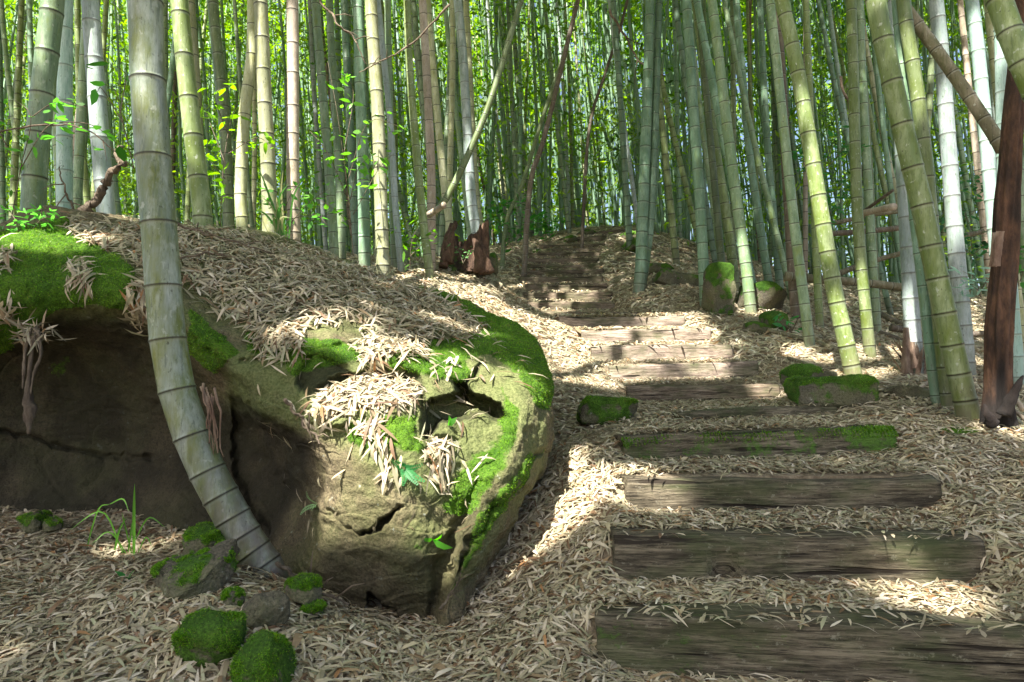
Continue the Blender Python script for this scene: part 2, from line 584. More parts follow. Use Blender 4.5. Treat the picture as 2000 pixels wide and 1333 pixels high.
def moss_fuzz(V, N, n, weight, size=(.006, .014), origin=(0, 0, 0)):
    """short upright moss shoots scattered where weight > 0"""
    w = np.maximum(weight, 0); w = w / w.sum()
    k = R.choice(len(V), n, p=w)
    p = V[k] + rand_dirs(n) * .006
    d = unit(N[k] * .9 + rand_dirs(n) * .75)
    L = R.uniform(size[0], size[1], n)
    sd = unit(np.cross(d, rand_dirs(n)))
    wd = (L * .22)[:, None]
    v = np.stack([p - d * .004 - sd * wd, p - d * .004 + sd * wd, p + d * L[:, None]], 1).reshape(-1, 3) - np.asarray(origin)
    cc = MOSS_PAL[R.choice(5, n, p=[.25, .3, .2, .15, .1])] * R.uniform(.7, 1.25, (n, 1))
    t = (np.arange(n) * 3)[:, None] + np.array([[0, 1, 2]])
    return build_mesh("moss", v, None, t, M_LEAF, False, None, {"col": np.repeat(cc, 3, 0)})

M_WOOD_DARK = wood_mat("dark_timber", (0.062, 0.052, 0.033), (0.20, 0.172, 0.118))  # darker brown tone for the lowest timbers

M_WOOD_SUNLIT = wood_mat("sunlit_pale_timber", (0.20, 0.155, 0.12), (0.44, 0.36, 0.29))  # sunlight on the middle steps is painted into this paler wood

# ------------------------------------------------------------------ timber steps data: left end, right end (px, py, depth), exposed height
STEPS = [
    ((1163, 1205, 2.33), (2170, 1252, 2.08), .17),
    ((1200, 1048, 2.72), (1925, 1053, 2.69), .165),
    ((1222, 934, 3.17), (1836, 928, 3.21), .155),
    ((1218, 850, 3.60), (1748, 836, 3.84), .14),
    ((1325, 810, 4.40), (1640, 793, 4.62), .05),
    ((1225, 754, 6.0), (1525, 749, 6.0), .15),
    ((1190, 712, 6.6), (1480, 706, 6.6), .16),
    ((1155, 676, 7.1), (1432, 672, 7.1), .16),
    ((1135, 645, 7.6), (1388, 642, 7.6), .155),
    ((1092, 618, 8.1), (1338, 616, 8.1), .15),
    ((1046, 606, 8.9), (1250, 611, 8.75), .07),
    ((1024, 589, 9.6), (1200, 591, 9.6), .11),
    ((1024, 571, 10.1), (1196, 571, 10.1), .12),
    ((1022, 555, 10.5), (1186, 554, 10.5), .11),
    ((1015, 541, 10.9), (1178, 540, 10.9), .11),
    ((1014, 527, 11.3), (1180, 527, 11.3), .10),
    ((1020, 516, 11.7), (1172, 516, 11.7), .09),
    ((1022, 504, 12.1), (1170, 503, 12.1), .10),
    ((1028, 494, 12.5), (1172, 492, 12.5), .10),
    ((1040, 487, 12.9), (1175, 484, 12.9), .07),
    ((1053, 478, 13.4), (1182, 474, 13.4), .08),
    ((1110, 465, 14.1), (1184, 459, 14.1), .10),
    ((1155, 453, 15.0), (1242, 446, 15.0), .08),
]
SL = np.array([P(*s[0]) for s in STEPS]); SR = np.array([P(*s[1]) for s in STEPS]); SE = np.array([s[2] for s in STEPS])

# ------------------------------------------------------------------ terrain height
GP = [  # px, py, depth
    (0, 1330, 2.0), (200, 1120, 2.85), (0, 1035, 3.4), (400, 1300, 2.1), (520, 1130, 2.65), (700, 1250, 2.42), (860, 1215, 2.72),
    (1000, 1150, 2.9), (1080, 1300, 2.25), (1100, 1000, 3.3), (1085, 900, 3.9), (1170, 860, 4.1), (1190, 820, 4.6), (1100, 760, 5.5),
    (1000, 650, 6.8), (900, 560, 7.8), (950, 530, 9), (860, 512, 9), (1000, 492, 12.5), (1060, 472, 14.2), (1130, 452, 16),
    (1960, 1085, 2.55), (1880, 960, 3.1), (1800, 880, 3.7), (1980, 850, 3.9), (1890, 818, 4.2), (1700, 800, 4.6), (1600, 765, 5.2),
    (1990, 785, 5.0), (1665, 738, 5.6), (1700, 692, 6.6), (1580, 684, 7.0), (1470, 622, 8), (1385, 602, 8.6), (1250, 573, 9.5),
    (1300, 522, 11), (1240, 480, 13.5), (1850, 690, 8), (1950, 650, 10), (1600, 605, 11), (1450, 545, 13), (1350, 475, 16), (1700, 565, 16),
    (1950, 570, 18), (1250, 447, 16.5), (1180, 446, 17.5), (1100, 985, 3.35), (950, 600, 7.2), (740, 1245, 2.74), (820, 1242, 2.72), (700, 1250, 2.5), (640, 1215, 2.6), (100, 1028, 3.45), (300, 1052, 3.38), (420, 1095, 3.1), (620, 1180, 2.6), (-150, 1025, 3.4),
]
GW = [(-2.5, 0.5, .12), (0, 0.5, 0.02), (1.6, .5, .02), (3.5, .5, .12), (-3.5, 3, .3), (-5, 4, .4), (4, 3, .55), (6, 4, .75), (6, 7, 1.0),
      (-2.4, 6.5, 2.15), (-1.6, 7, 2.1), (-1.0, 7.2, 2.1), (-3.4, 6.5, 2.1), (-4.2, 6, 1.8), (-7, 6, 1.3), (-6, 12, 2.3), (-9, 12, 1.6),
      (-2.6, 12, 2.9), (-3, 16, 3.4), (2, 25, 5.4), (-20, 25, 3.0), (20, 25, 4.4), (0, 20, 4.9), (-6, 20, 3.8), (9, 20, 3.9),
      (0, 60, 6), (-50, 60, 5), (50, 60, 6), (-90, 20, 3), (90, 20, 4), (0, 130, 7), (-90, -20, 0), (90, -20, 0), (0, -20, -.2),
      (-1.6, 4.2, .35), (-.6, 4.2, .3), (-2.8, 4.4, .4), (-.35, 4.0, .3), (-3.5, 3.8, .3)]
_c = [P(*g) for g in GP] + [np.array(g, float) for g in GW]
for i in range(len(STEPS)):
    for q in (SL[i], SR[i]):
        if 0 < i: _c.append(q - np.array([0, 0, SE[i] * .5]))
_c = np.array(_c)
RB_C = 0.6


def _phi(dx, dy):
    return np.sqrt(dx * dx + dy * dy + RB_C ** 2)


_n = len(_c)
_A = np.zeros((_n + 1, _n + 1))
_A[:_n, :_n] = _phi(_c[:, None, 0] - _c[None, :, 0], _c[:, None, 1] - _c[None, :, 1]) - np.eye(_n) * 0.02
_A[:_n, _n] = 1; _A[_n, :_n] = 1
_w = np.linalg.solve(_A, np.append(_c[:, 2], 0))


def base_h(x, y):
    out = np.zeros(len(x))
    for k in range(0, len(x), 20000):
        s = slice(k, k + 20000)
        out[s] = _phi(x[s, None] - _c[None, :, 0], y[s, None] - _c[None, :, 1]) @ _w[:_n] + _w[_n]
    return out


def step_h(x, y):
    """tread height and how far inside the flight (1 inside, 0 outside)"""
    n = len(STEPS)
    Y = np.stack([SL[i, 1] + (SR[i, 1] - SL[i, 1]) * np.clip((x - SL[i, 0]) / (SR[i, 0] - SL[i, 0]), -.1, 1.1) for i in range(n)], 0)
    Z = np.stack([SL[i, 2] + (SR[i, 2] - SL[i, 2]) * np.clip((x - SL[i, 0]) / (SR[i, 0] - SL[i, 0]), 0, 1) for i in range(n)], 0)
    z = Z[0] - SE[0] - 0.02 * (Y[0] - y)
    xl = np.full(len(x), SL[0, 0]); xr = np.full(len(x), SR[0, 0])
    for i in range(n):
        m = y > Y[i] + 0.07
        if i < n - 1:
            t = np.clip((y - Y[i] - 0.07) / np.maximum(Y[i + 1] - Y[i], .05), 0, 1)
            zi = (Z[i] - 0.012) * (1 - t) + (Z[i + 1] - SE[i + 1]) * t
            a = np.clip((y - Y[i]) / np.maximum(Y[i + 1] - Y[i], .05), 0, 1)
            l = SL[i, 0] * (1 - a) + SL[i + 1, 0] * a; r = SR[i, 0] * (1 - a) + SR[i + 1, 0] * a
        else:
            zi = Z[i] + 0 * x; l = SL[i, 0] + 0 * x; r = SR[i, 0] + 0 * x
        z = np.where(m, zi, z); xl = np.where(m, l, xl); xr = np.where(m, r, xr)
    out = np.maximum(xl - x, x - xr)
    w = 1 - smooth01((out + 0.10) / 0.22)
    w = w * smooth01((y - 1.3) / .5) * (1 - smooth01((y - 15.4) / 1.5))
    return z, w


def H(x, y):
    x = np.atleast_1d(np.asarray(x, float)); y = np.atleast_1d(np.asarray(y, float))
    b = base_h(x, y)
    z, w = step_h(x, y)
    n = fbm(np.stack([x * 1.6, y * 1.6, 0 * x], 1), 3) * 0.035 + fbm(np.stack([x * 6, y * 6, 0 * x + 4], 1), 2) * 0.012
    return b * (1 - w) + z * w + n * (1 - .75 * w)


def hit(px, py, d0=1.4, d1=45):
    """where the line of sight through a photo pixel meets the ground"""
    d = np.concatenate([np.arange(d0, 12, .02), np.arange(12, d1, .08)])
    q = P(np.full(len(d), px), np.full(len(d), py), d)
    below = q[:, 2] < H(q[:, 0], q[:, 1])
    k = int(np.argmax(below)) if below.any() else len(d) - 1
    return q[k], d[k]


def spaced(segs):
    out = [np.arange(a, b, s) for a, b, s in segs]
    return np.concatenate(out + [[segs[-1][1]]])


gx = spaced([(-120, -40, 10), (-40, -14, 2), (-14, -5, .4), (-5, -3, .1), (-3, 3.6, .035), (3.6, 6, .08), (6, 14, .3), (14, 40, 2), (40, 120, 10)])
gy = spaced([(-40, -8, 4), (-8, 1, .5), (1, 9.4, .03), (9.4, 16, .05), (16, 24, .25), (24, 60, 2), (60, 160, 10)])
GX, GY = np.meshgrid(gx, gy, indexing='ij')
gz = H(GX.ravel(), GY.ravel())
me = build_mesh("ground", np.stack([GX.ravel(), GY.ravel(), gz], 1), grid_quads(len(gx), len(gy))[:, ::-1], None, M_SOIL)
tag(link("ground", me), "brown earth slope under a carpet of fallen bamboo leaves", "ground", kind="structure")

# ------------------------------------------------------------------ timbers
ORD = ["lowest", "second", "third", "fourth", "fifth", "sixth", "seventh", "eighth", "ninth", "tenth", "eleventh", "twelfth", "thirteenth",
       "fourteenth", "fifteenth", "sixteenth", "seventeenth", "eighteenth", "nineteenth", "twentieth", "twenty first", "twenty second", "topmost"]
LAB = {
    0: "long dark timber step running out of view, lowest of the flight",
    1: "weathered brown timber step with a rotted hole in its lower edge, second from the bottom",
    2: "plain grey brown timber step, third from the bottom of the flight",
    3: "dark timber step with bright green moss at its right end",
    4: "half buried timber just behind the mossy step, barely showing above the leaves",
    5: "timber step level with the mossy block at the path edge, sixth from the bottom",
    6: "greenish timber step, seventh from the bottom, next above the one beside the mossy block",
    7: "sunlit timber step with dark shadow bars, eighth from the bottom",
    8: "pale sunlit timber step, ninth from the bottom",
    9: "reddish sunlit timber step, tenth from the bottom, just below the shaded upper flight",
    22: "short topmost timber of the steps where the path leaves the view",
}


def timber(i):
    a = SL[i].copy(); b = SR[i].copy()
    L = np.linalg.norm(b - a); ux = (b - a) / L
    uy = unit(np.cross([0, 0, 1.0], ux)); uz = np.cross(ux, uy)
    dep = .19 if i < 5 else .17
    hgt = .22
    ns = 70 if i < 10 else 34
    npf = 36 if i < 5 else 24
    # rounded rectangle section, corner at the front top edge
    t = np.linspace(0, 2 * np.pi, npf, endpoint=False) + .02
    cy = np.sign(np.cos(t)) * np.abs(np.cos(t)) ** .3; cz = np.sign(np.sin(t)) * np.abs(np.sin(t)) ** .3
    u = np.linspace(0, L, ns)
    uu = np.concatenate([[0], u, [L]])
    sc = np.concatenate([[.93], np.ones(ns), [.93]])
    S = []
    for k in range(len(uu)):
        S.append(np.stack([np.full(npf, uu[k]), dep / 2 + cy * dep / 2 * sc[k], -hgt / 2 + cz * hgt / 2 * sc[k]], 1))
    V = np.concatenate(S)
    q = V * np.array([3.0, 14, 14]) + i * 7.7
    q2 = V * np.array([1.3, 3, 3]) + i * 3.1
    n1 = fbm(q, 3) * .006 + fbm(V * np.array([2.5, 45, 45]) + i * 5.1, 3) * .005; n2 = fbm(q2, 2) * .014
    cen = np.array([0, dep / 2, -hgt / 2])
    out = unit((V - cen) * np.array([0, 1, 1]))
    V = V + out * (n1 + n2)[:, None]
    # worn splits along the edge
    edge = (V[:, 2] > -.05) & (V[:, 1] < .05)
    V[edge, 2] -= .012 * np.maximum(0, fbm(V[edge] * np.array([5.0, 2, 2]) + i, 3))
    V[:, 0] += np.where(V[:, 0] < .02, 1, 0) * fbm(V * np.array([0, 18, 18]) + i, 2) * .012 + np.where(V[:, 0] > L - .02, 1, 0) * fbm(V * np.array([0, 18, 18]) + i + 5, 2) * .012
    if i == 1:   # rotted notch
        c = np.array([.43 * L * .7, 0, -.155])
        r = np.linalg.norm((V - c) * np.array([1 / .065, 1 / .12, 1 / .04]), axis=1)
        V[:, 1] += np.where(r < 1.3, .07 * smooth01(1.3 - r), 0)
        V[:, 2] += np.where((r < 1.6) & (V[:, 2] < -.15), .02, 0)
    moss = np.full(len(V), .22)
    if i == 0: moss += .28 * smooth01(1 - V[:, 0] / 1.2)
    if i == 3: moss = .45 + .5 * smooth01((V[:, 0] - .75 * L) / (.15 * L)) * smooth01((V[:, 2] + .16) / .1) + np.where(V[:, 1] < .04, .18, -.3)
    if i == 19: moss = .2 + .8 * smooth01(1 - V[:, 0] / .35)
    if 5 <= i <= 9: moss *= .35
    bow = np.sin(np.clip(V[:, 0] / L, 0, 1) * np.pi * (1 + .25 * math.sin(i * 2.1)) + math.sin(i * 5.3) * .5) * .016
    V[:, 2] += bow * math.cos(i * 1.7); V[:, 1] += bow * math.sin(i * 2.9)
    W = a + V[:, :1] * ux + V[:, 1:2] * uy + V[:, 2:] * uz
    Q = grid_quads(len(uu), npf, True)
    c0 = len(W); W = np.vstack([W, a + uy * dep / 2 - uz * hgt / 2, b + uy * dep / 2 - uz * hgt / 2])
    j = np.arange(npf); j2 = (j + 1) % npf; e = (len(uu) - 1) * npf
    T = np.concatenate([np.stack([np.full(npf, c0), j2, j], 1), np.stack([np.full(npf, c0 + 1), e + j, e + j2], 1)])
    # mesh local: x along the beam
    loc = a
    Rm = np.stack([ux, uy, uz], 0)
    Vl = (W - a) @ Rm.T
    me = build_mesh("timber_step", Vl, Q, T, M_WOOD_DARK if i < 5 else M_WOOD_SUNLIT if 6 <= i < 10 else M_WOOD, True, {"moss": np.append(moss, [.2, .2])})
    o = link("timber_step", me, None, loc)
    from mathutils import Matrix
    o.rotation_euler = Matrix(Rm.T.tolist()).to_euler()
    lab = LAB.get(i, "shaded brown timber of the upper flight, %s step counted from the bottom" % ORD[i])
    tag(o, lab, "step", "timber steps up the path")


for i in range(len(STEPS)):
    timber(i)

# ------------------------------------------------------------------ boulder
K = 10
SEC = [
    [(-420, 1060, 3.2), (-420, 1000, 3.4), (-420, 820, 3.5), (-420, 700, 3.4), (-420, 630, 3.1), (-420, 560, 3.05), (-420, 500, 3.4), (-420, 480, 3.9), (-420, 478, 4.6), (-420, 760, 5.4)],
    [(-60, 1075, 3.5), (-60, 1020, 3.62), (-60, 850, 3.75), (-60, 700, 3.6), (-60, 640, 3.25), (-60, 570, 3.15), (-60, 505, 3.5), (-60, 480, 3.9), (-60, 476, 4.4), (-60, 760, 5.3)],
    [(60, 1070, 3.55), (60, 1015, 3.66), (60, 860, 3.85), (60, 700, 3.72), (60, 640, 3.35), (60, 565, 3.2), (60, 490, 3.5), (60, 452, 3.95), (60, 440, 4.5), (60, 730, 5.4)],
    [(170, 1080, 3.5), (170, 1025, 3.62), (170, 860, 3.88), (170, 690, 3.72), (170, 618, 3.36), (170, 560, 3.25), (170, 500, 3.6), (170, 455, 4.1), (170, 432, 4.8), (170, 720, 5.8)],
    [(300, 1090, 3.4), (300, 1040, 3.52), (300, 870, 3.76), (300, 705, 3.64), (300, 640, 3.36), (300, 585, 3.28), (300, 520, 3.65), (300, 465, 4.3), (300, 437, 5.1), (300, 700, 6.1)],
    [(430, 1130, 3.15), (430, 1075, 3.3), (430, 900, 3.6), (432, 800, 3.55), (430, 740, 3.2), (430, 680, 3.14), (430, 595, 3.5), (430, 515, 4.2), (430, 452, 5.3), (430, 700, 6.2)],
    [(530, 1180, 2.95), (525, 1110, 3.1), (540, 960, 3.36), (545, 870, 3.36), (540, 822, 3.06), (545, 740, 3.08), (540, 650, 3.3), (540, 560, 3.95), (540, 472, 5.4), (540, 700, 6.2)],
    [(615, 1220, 2.82), (612, 1150, 2.86), (622, 1020, 2.82), (628, 905, 2.86), (640, 850, 2.9), (640, 765, 3.02), (640, 660, 3.35), (640, 580, 3.95), (640, 497, 5.4), (640, 680, 6.2)],
    [(730, 1270, 2.85), (738, 1200, 2.80), (745, 1090, 2.70), (755, 980, 2.73), (760, 850, 2.82), (760, 760, 3.08), (760, 665, 3.45), (760, 605, 4.1), (760, 536, 5.3), (760, 680, 6.0)],
    [(800, 1280, 2.85), (808, 1215, 2.80), (822, 1100, 2.72), (838, 980, 2.78), (848, 870, 2.9), (850, 760, 3.14), (858, 690, 3.5), (852, 625, 4.1), (850, 567, 5.1), (850, 690, 5.8)],
    [(838, 1275, 2.85), (842, 1215, 2.77), (866, 1110, 2.79), (903, 985, 2.87), (940, 870, 3.0), (958, 772, 3.22), (948, 690, 3.55), (925, 645, 4.15), (905, 593, 5.0), (900, 720, 5.6)],
    [(868, 1290, 2.70), (872, 1215, 2.68), (900, 1105, 2.73), (952, 985, 2.84), (1012, 880, 2.98), (1040, 788, 3.18), (1022, 715, 3.52), (985, 665, 4.1), (950, 619, 4.9), (950, 740, 5.4)],
    [(905, 1282, 2.80), (912, 1205, 2.82), (940, 1105, 2.92), (1000, 995, 3.08), (1062, 890, 3.3), (1078, 800, 3.5), (1062, 712, 3.9), (1038, 668, 4.35), (990, 637, 4.9), (990, 760, 5.3)],
    [(915, 1240, 3.05), (925, 1185, 3.15), (945, 1095, 3.35), (990, 990, 3.55), (1045, 890, 3.8), (1060, 805, 4.0), (1045, 730, 4.4), (1020, 690, 4.7), (985, 655, 5.0), (985, 770, 5.3)],
    [(840, 1200, 3.4), (850, 1150, 3.6), (860, 1080, 3.9), (900, 980, 4.2), (940, 890, 4.4), (960, 820, 4.6), (960, 760, 4.8), (960, 720, 4.9), (960, 690, 5.1), (960, 780, 5.3)],
]
SECW = np.array([[P(*q) for q in s] for s in SEC])
NU, NV = 760, 560
tmp = np.stack([resample(SECW[:, k], NU) for k in range(K)], 1)          # along the sections
BW = np.stack([resample(tmp[i], NV) for i in range(NU)], 0)
BV = BW.reshape(-1, 3)


def grid_normals(V, nu, nv):
    G = V.reshape(nu, nv, 3)
    n = np.cross(np.gradient(G, axis=0), np.gradient(G, axis=1))
    return unit(n.reshape(-1, 3))


vfrac = np.tile(np.linspace(0, 9, NV), NU)
BN = grid_normals(BV, NU, NV)
cen = BV.mean(0) + np.array([0, .6, -.2])
if ((BV - cen) * BN).sum(1).mean() < 0: BN = -BN
front = vfrac < 7.9
px0, _ = proj(BV)
# broad shape noise and sandstone layering
n = fbm(BV * 1.7, 3) * .05 + fbm(BV * 6.0, 3) * .016 + fbm(BV * np.array([3.0, 3, 12]), 3) * .007
# blocky fracturing
cell = BV @ np.array([[.8, .3, .2], [-.3, .9, .1], [-.15, -.2, 1.0]]) * 3.0
blk = np.abs(vnoise(cell * 1.3))
n = n + fbm(BV * 24.0, 3) * .006
sl = BV[:, 2] * 8.5 + fbm(BV * 1.3, 3) * 1.6
saw = sl - np.floor(sl)
n = n + .45 * (.022 * saw ** 2 - .03 * smooth01((saw - .93) / .07)) * smooth01((.75 - np.abs(BN[:, 2])) / .3) * smooth01(vnoise(BV * 1.9 + 11) * 1.5 + .5)
n = n - .010 * smooth01(1 - blk / .09) * smooth01((vnoise(BV * 1.1 + 40) + .25) * 2)
BV = BV + BN * n[:, None]
view = unit(BV - CAM)
pxw = px0 + np.stack([fbm(np.stack([px0[:, 0] / 28, px0[:, 1] / 28, 0 * px0[:, 0]], 1), 3) * 6, fbm(np.stack([px0[:, 0] / 28, px0[:, 1] / 28, 0 * px0[:, 0] + 9], 1), 3) * 6], 1)
push = np.zeros(len(BV))


def carve(poly, depth, soft=9):
    global push
    push = np.maximum(push, np.where(front, depth * smooth01((poly_sd(pxw, poly) + 2) / soft), 0))


def crack(line, width, depth):
    global push
    push = push + np.where(front, depth * smooth01(1 - seg_dist(pxw, line) / width), 0)


carve([(823, 850), (826, 800), (858, 782), (890, 765), (880, 748), (905, 745), (940, 775), (978, 795), (1004, 830), (960, 824), (905, 826), (865, 838), (835, 862)], .24, 14)
carve([(890, 750), (930, 772), (975, 796), (1002, 828), (905, 818), (888, 790)], .30, 16)
carve([(780, 990), (745, 1040), (694, 1052), (735, 1022)], .09, 8)
carve([(716, 1165), (730, 1170), (770, 1200), (780, 1232), (716, 1232)], .3, 8)
carve([(590, 700), (650, 705), (700, 735), (705, 775), (655, 770), (610, 790), (575, 760)], .07, 14)
carve([(440, 770), (520, 805), (600, 850), (612, 880), (560, 990), (520, 1050), (470, 980), (430, 880)], .10, 20)
crack([(946, 706), (915, 740), (903, 786)], 8, .07)
crack([(620, 985), (660, 1022), (694, 1052), (780, 992)], 6, .03)
crack([(548, 945), (600, 1000), (640, 1010)], 7, .03)
crack([(840, 1215), (852, 1150), (868, 1090), (905, 1000), (935, 945)], 14, .05)
crack([(1062, 880), (1000, 965), (955, 1010), (915, 1060), (890, 1130)], 8, .06)
crack([(822, 850), (823, 775), (760, 745)], 7, .05)
crack([(470, 705), (560, 690), (640, 690), (700, 668)], 8, .03)
crack([(640, 600), (700, 640), (800, 680), (870, 690)], 6, .02)
crack([(0, 840), (90, 866), (200, 890), (290, 895)], 8, .05)
shelf = smooth01((poly_sd(pxw, [(600, 812), (625, 765), (720, 728), (815, 742), (838, 780), (795, 815), (640, 838)]) + 8) / 22) * front
push = push + shelf * np.clip(-.05 + .17 * (822 - pxw[:, 1]) / 80, -.06, .12)
shelf2 = smooth01((poly_sd(pxw, [(820, 905), (840, 862), (890, 862), (892, 905)]) + 8) / 16) * front
push = push + shelf2 * np.clip(-.03 + .08 * (905 - pxw[:, 1]) / 45, -.04, .06)
BV = BV + view * push[:, None]
BN = grid_normals(BV, NU, NV)
if ((BV - cen) * BN).sum(1).mean() < 0: BN = -BN
facing = ((CAM - BV) * BN).sum(1) > 0
vis = front & facing
bpx, bz = proj(BV)

moss = np.full(len(BV), .02)


def moss_area(poly, v, soft=30):
    global moss
    moss = np.maximum(moss, v * smooth01((poly_sd(bpx, poly) + soft * .5) / soft))


moss_area([(-500, 460), (0, 455), (130, 425), (165, 470), (230, 500), (265, 530), (262, 612), (190, 590), (120, 600), (60, 640), (0, 690), (-500, 690)], 1.35)
moss_area([(360, 590), (420, 650), (470, 690), (420, 730), (370, 690)], 1.0)
moss_area([(480, 640), (600, 660), (720, 660), (720, 700), (560, 735), (480, 690)], .85)
moss_area([(780, 535), (900, 580), (1040, 650), (1078, 730), (1070, 800), (1040, 790), (1015, 735), (960, 690), (880, 700), (760, 720), (760, 680), (900, 660), (950, 640)], 1.3)
moss_area([(740, 690), (900, 690), (930, 740), (860, 745), (770, 720)], 1.0)
moss_area([(980, 760), (1020, 800), (1000, 900), (960, 960), (940, 1000), (860, 1010), (900, 900), (980, 850)], .86, 50)
moss_area([(650, 830), (820, 800), (820, 880), (700, 890)], .74, 50)
moss_area([(820, 1040), (860, 1030), (830, 1085), (790, 1075)], .7)
moss_area([(1040, 880), (1062, 880), (960, 1040), (900, 1140), (870, 1180), (930, 1000)], .72, 25)
moss_area([(90, 690), (140, 690), (150, 740), (90, 740)], .5, 40)
moss_area([(860, 980), (930, 960), (930, 1005), (860, 1010)], .75, 20)
stain_shade = np.zeros(len(BV))  # wet rock and crack soil, with the overhang's shade painted in
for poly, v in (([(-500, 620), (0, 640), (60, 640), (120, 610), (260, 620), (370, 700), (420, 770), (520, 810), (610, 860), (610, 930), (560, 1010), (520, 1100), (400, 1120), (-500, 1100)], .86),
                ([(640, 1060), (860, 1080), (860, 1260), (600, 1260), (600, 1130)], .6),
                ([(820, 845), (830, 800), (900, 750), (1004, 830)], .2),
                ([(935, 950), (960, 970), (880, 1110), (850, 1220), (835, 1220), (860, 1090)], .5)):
    stain_shade = np.maximum(stain_shade, v * smooth01((poly_sd(bpx, poly) + 12) / 30))
stain_shade = np.maximum(stain_shade, .75 * smooth01((push - .012) / .05) * (push < .2))
stain_shade *= .78 + .22 * smooth01(fbm(BV * 5, 4) + .6)
stain_shade[~front] = 0
algae = np.zeros(len(BV))
for poly, v in (([(430, 670), (1000, 670), (1075, 790), (985, 950), (880, 1010), (780, 965), (700, 900), (600, 860), (430, 810)], .75),
                ([(1040, 800), (1085, 780), (1075, 900), (930, 1150), (870, 1200), (930, 1000)], .65),
                ([(780, 1000), (870, 1010), (850, 1100), (780, 1090)], .6), ([(580, 860), (780, 860), (860, 1000), (840, 1220), (640, 1200), (590, 1050)], .22),
                ([(-500, 640), (420, 640), (430, 900), (-500, 950)], .35),
                ([(0, 420), (1050, 420), (1050, 700), (0, 640)], .6)):
    algae = np.maximum(algae, v * smooth01((poly_sd(bpx, poly) + 25) / 60))
moss_e = moss + .34 * fbm(BV * 7, 4) - .1
cush = smooth01((moss_e - .38) / .3)
BV = BV + BN * (cush * .011 * (.7 + .7 * fbm(BV * 26, 3)))[:, None]
BN = grid_normals(BV, NU, NV)
if ((BV - cen) * BN).sum(1).mean() < 0: BN = -BN
moss = np.where(front, moss_e, 0)
me = build_mesh("boulder", BV - P(600, 1100, 3.2), grid_quads(NU, NV), None, M_BOULDER, True, {"moss": moss, "stain_shade": stain_shade, "algae": algae})
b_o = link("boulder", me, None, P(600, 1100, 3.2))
_G = BV.reshape(NU, NV, 3)
b_ar = np.linalg.norm(np.cross(np.gradient(_G, axis=0), np.gradient(_G, axis=1)), axis=2).ravel()
mo_o = link("moss", moss_fuzz(BV, BN, 110000, b_ar * vis * smooth01((moss_e - .42) / .2), (.003, .009), P(600, 1100, 3.2)), b_o)
mo_o["kind"] = "stuff"
tag(b_o, "huge mossy sandstone boulder with a dark hollow at its foot, beside the steps", "boulder")


def on_boulder(px, py):
    """a point of the boulder's front seen at a photo pixel"""
    d = np.hypot(bpx[:, 0] - px, bpx[:, 1] - py) + np.where(vis, 0, 1e4) + bz * 2
    k = int(np.argmin(d))
    return BV[k], BN[k], bz[k]


# ------------------------------------------------------------------ fallen leaves
PAL = np.array([(0.46, 0.40, 0.27), (0.55, 0.48, 0.36), (0.38, 0.33, 0.21), (0.31, 0.28, 0.18), (0.42, 0.37, 0.26), (0.26, 0.19, 0.11), (0.17, 0.105, 0.06), (0.36, 0.36, 0.23), (0.60, 0.54, 0.43), (0.33, 0.18, 0.08)])
PW = np.array([.17, .15, .16, .12, .12, .10, .07, .08, .05, .02])


def litter_cols(n):
    c = PAL[R.choice(len(PAL), n, p=PW / PW.sum())] * R.uniform(.6, 1.15, (n, 1))
    return np.clip(c, 0, .75)


def lay_leaves(p, nor, L, W, down=None, downw=0.0, lift=.012, tilt=.28):
    n = len(p)
    t = unit(np.cross(nor, rand_dirs(n)))
    if down is not None:
        t = unit(t + down * downw)
    nn = unit(nor + rand_dirs(n) * tilt)
    t = unit(t - nn * (t * nn).sum(1, keepdims=True))
    base = p - t * (L * .5)[:, None] + nor * (R.uniform(0.0, 1, n) ** 1.5 * lift + .003)[:, None]
    return leaf_arrays(base, t, nn, L, W, R.uniform(-.15, .3, n), .22)


def ground_normal(x, y, e=.04):
    dx = (H(x + e, y) - H(x - e, y)) / (2 * e); dy = (H(x, y + e) - H(x, y - e)) / (2 * e)
    return unit(np.stack([-np.clip(dx, -1.2, 1.2), -np.clip(dy, -1.2, 1.2), np.ones(len(x))], 1))


def in_timber(x, y, pad=.0):
    m = np.zeros(len(x), bool)
    for i in range(len(STEPS)):
        a, b = SL[i, :2], SR[i, :2]
        L = np.linalg.norm(b - a); u = (b - a) / L; v = np.array([-u[1], u[0]])
        s = (x - a[0]) * u[0] + (y - a[1]) * u[1]; t = (x - a[0]) * v[0] + (y - a[1]) * v[1]
        m |= (s > -pad) & (s < L + pad) & (t > -.035 - pad) & (t < .15)
    return m


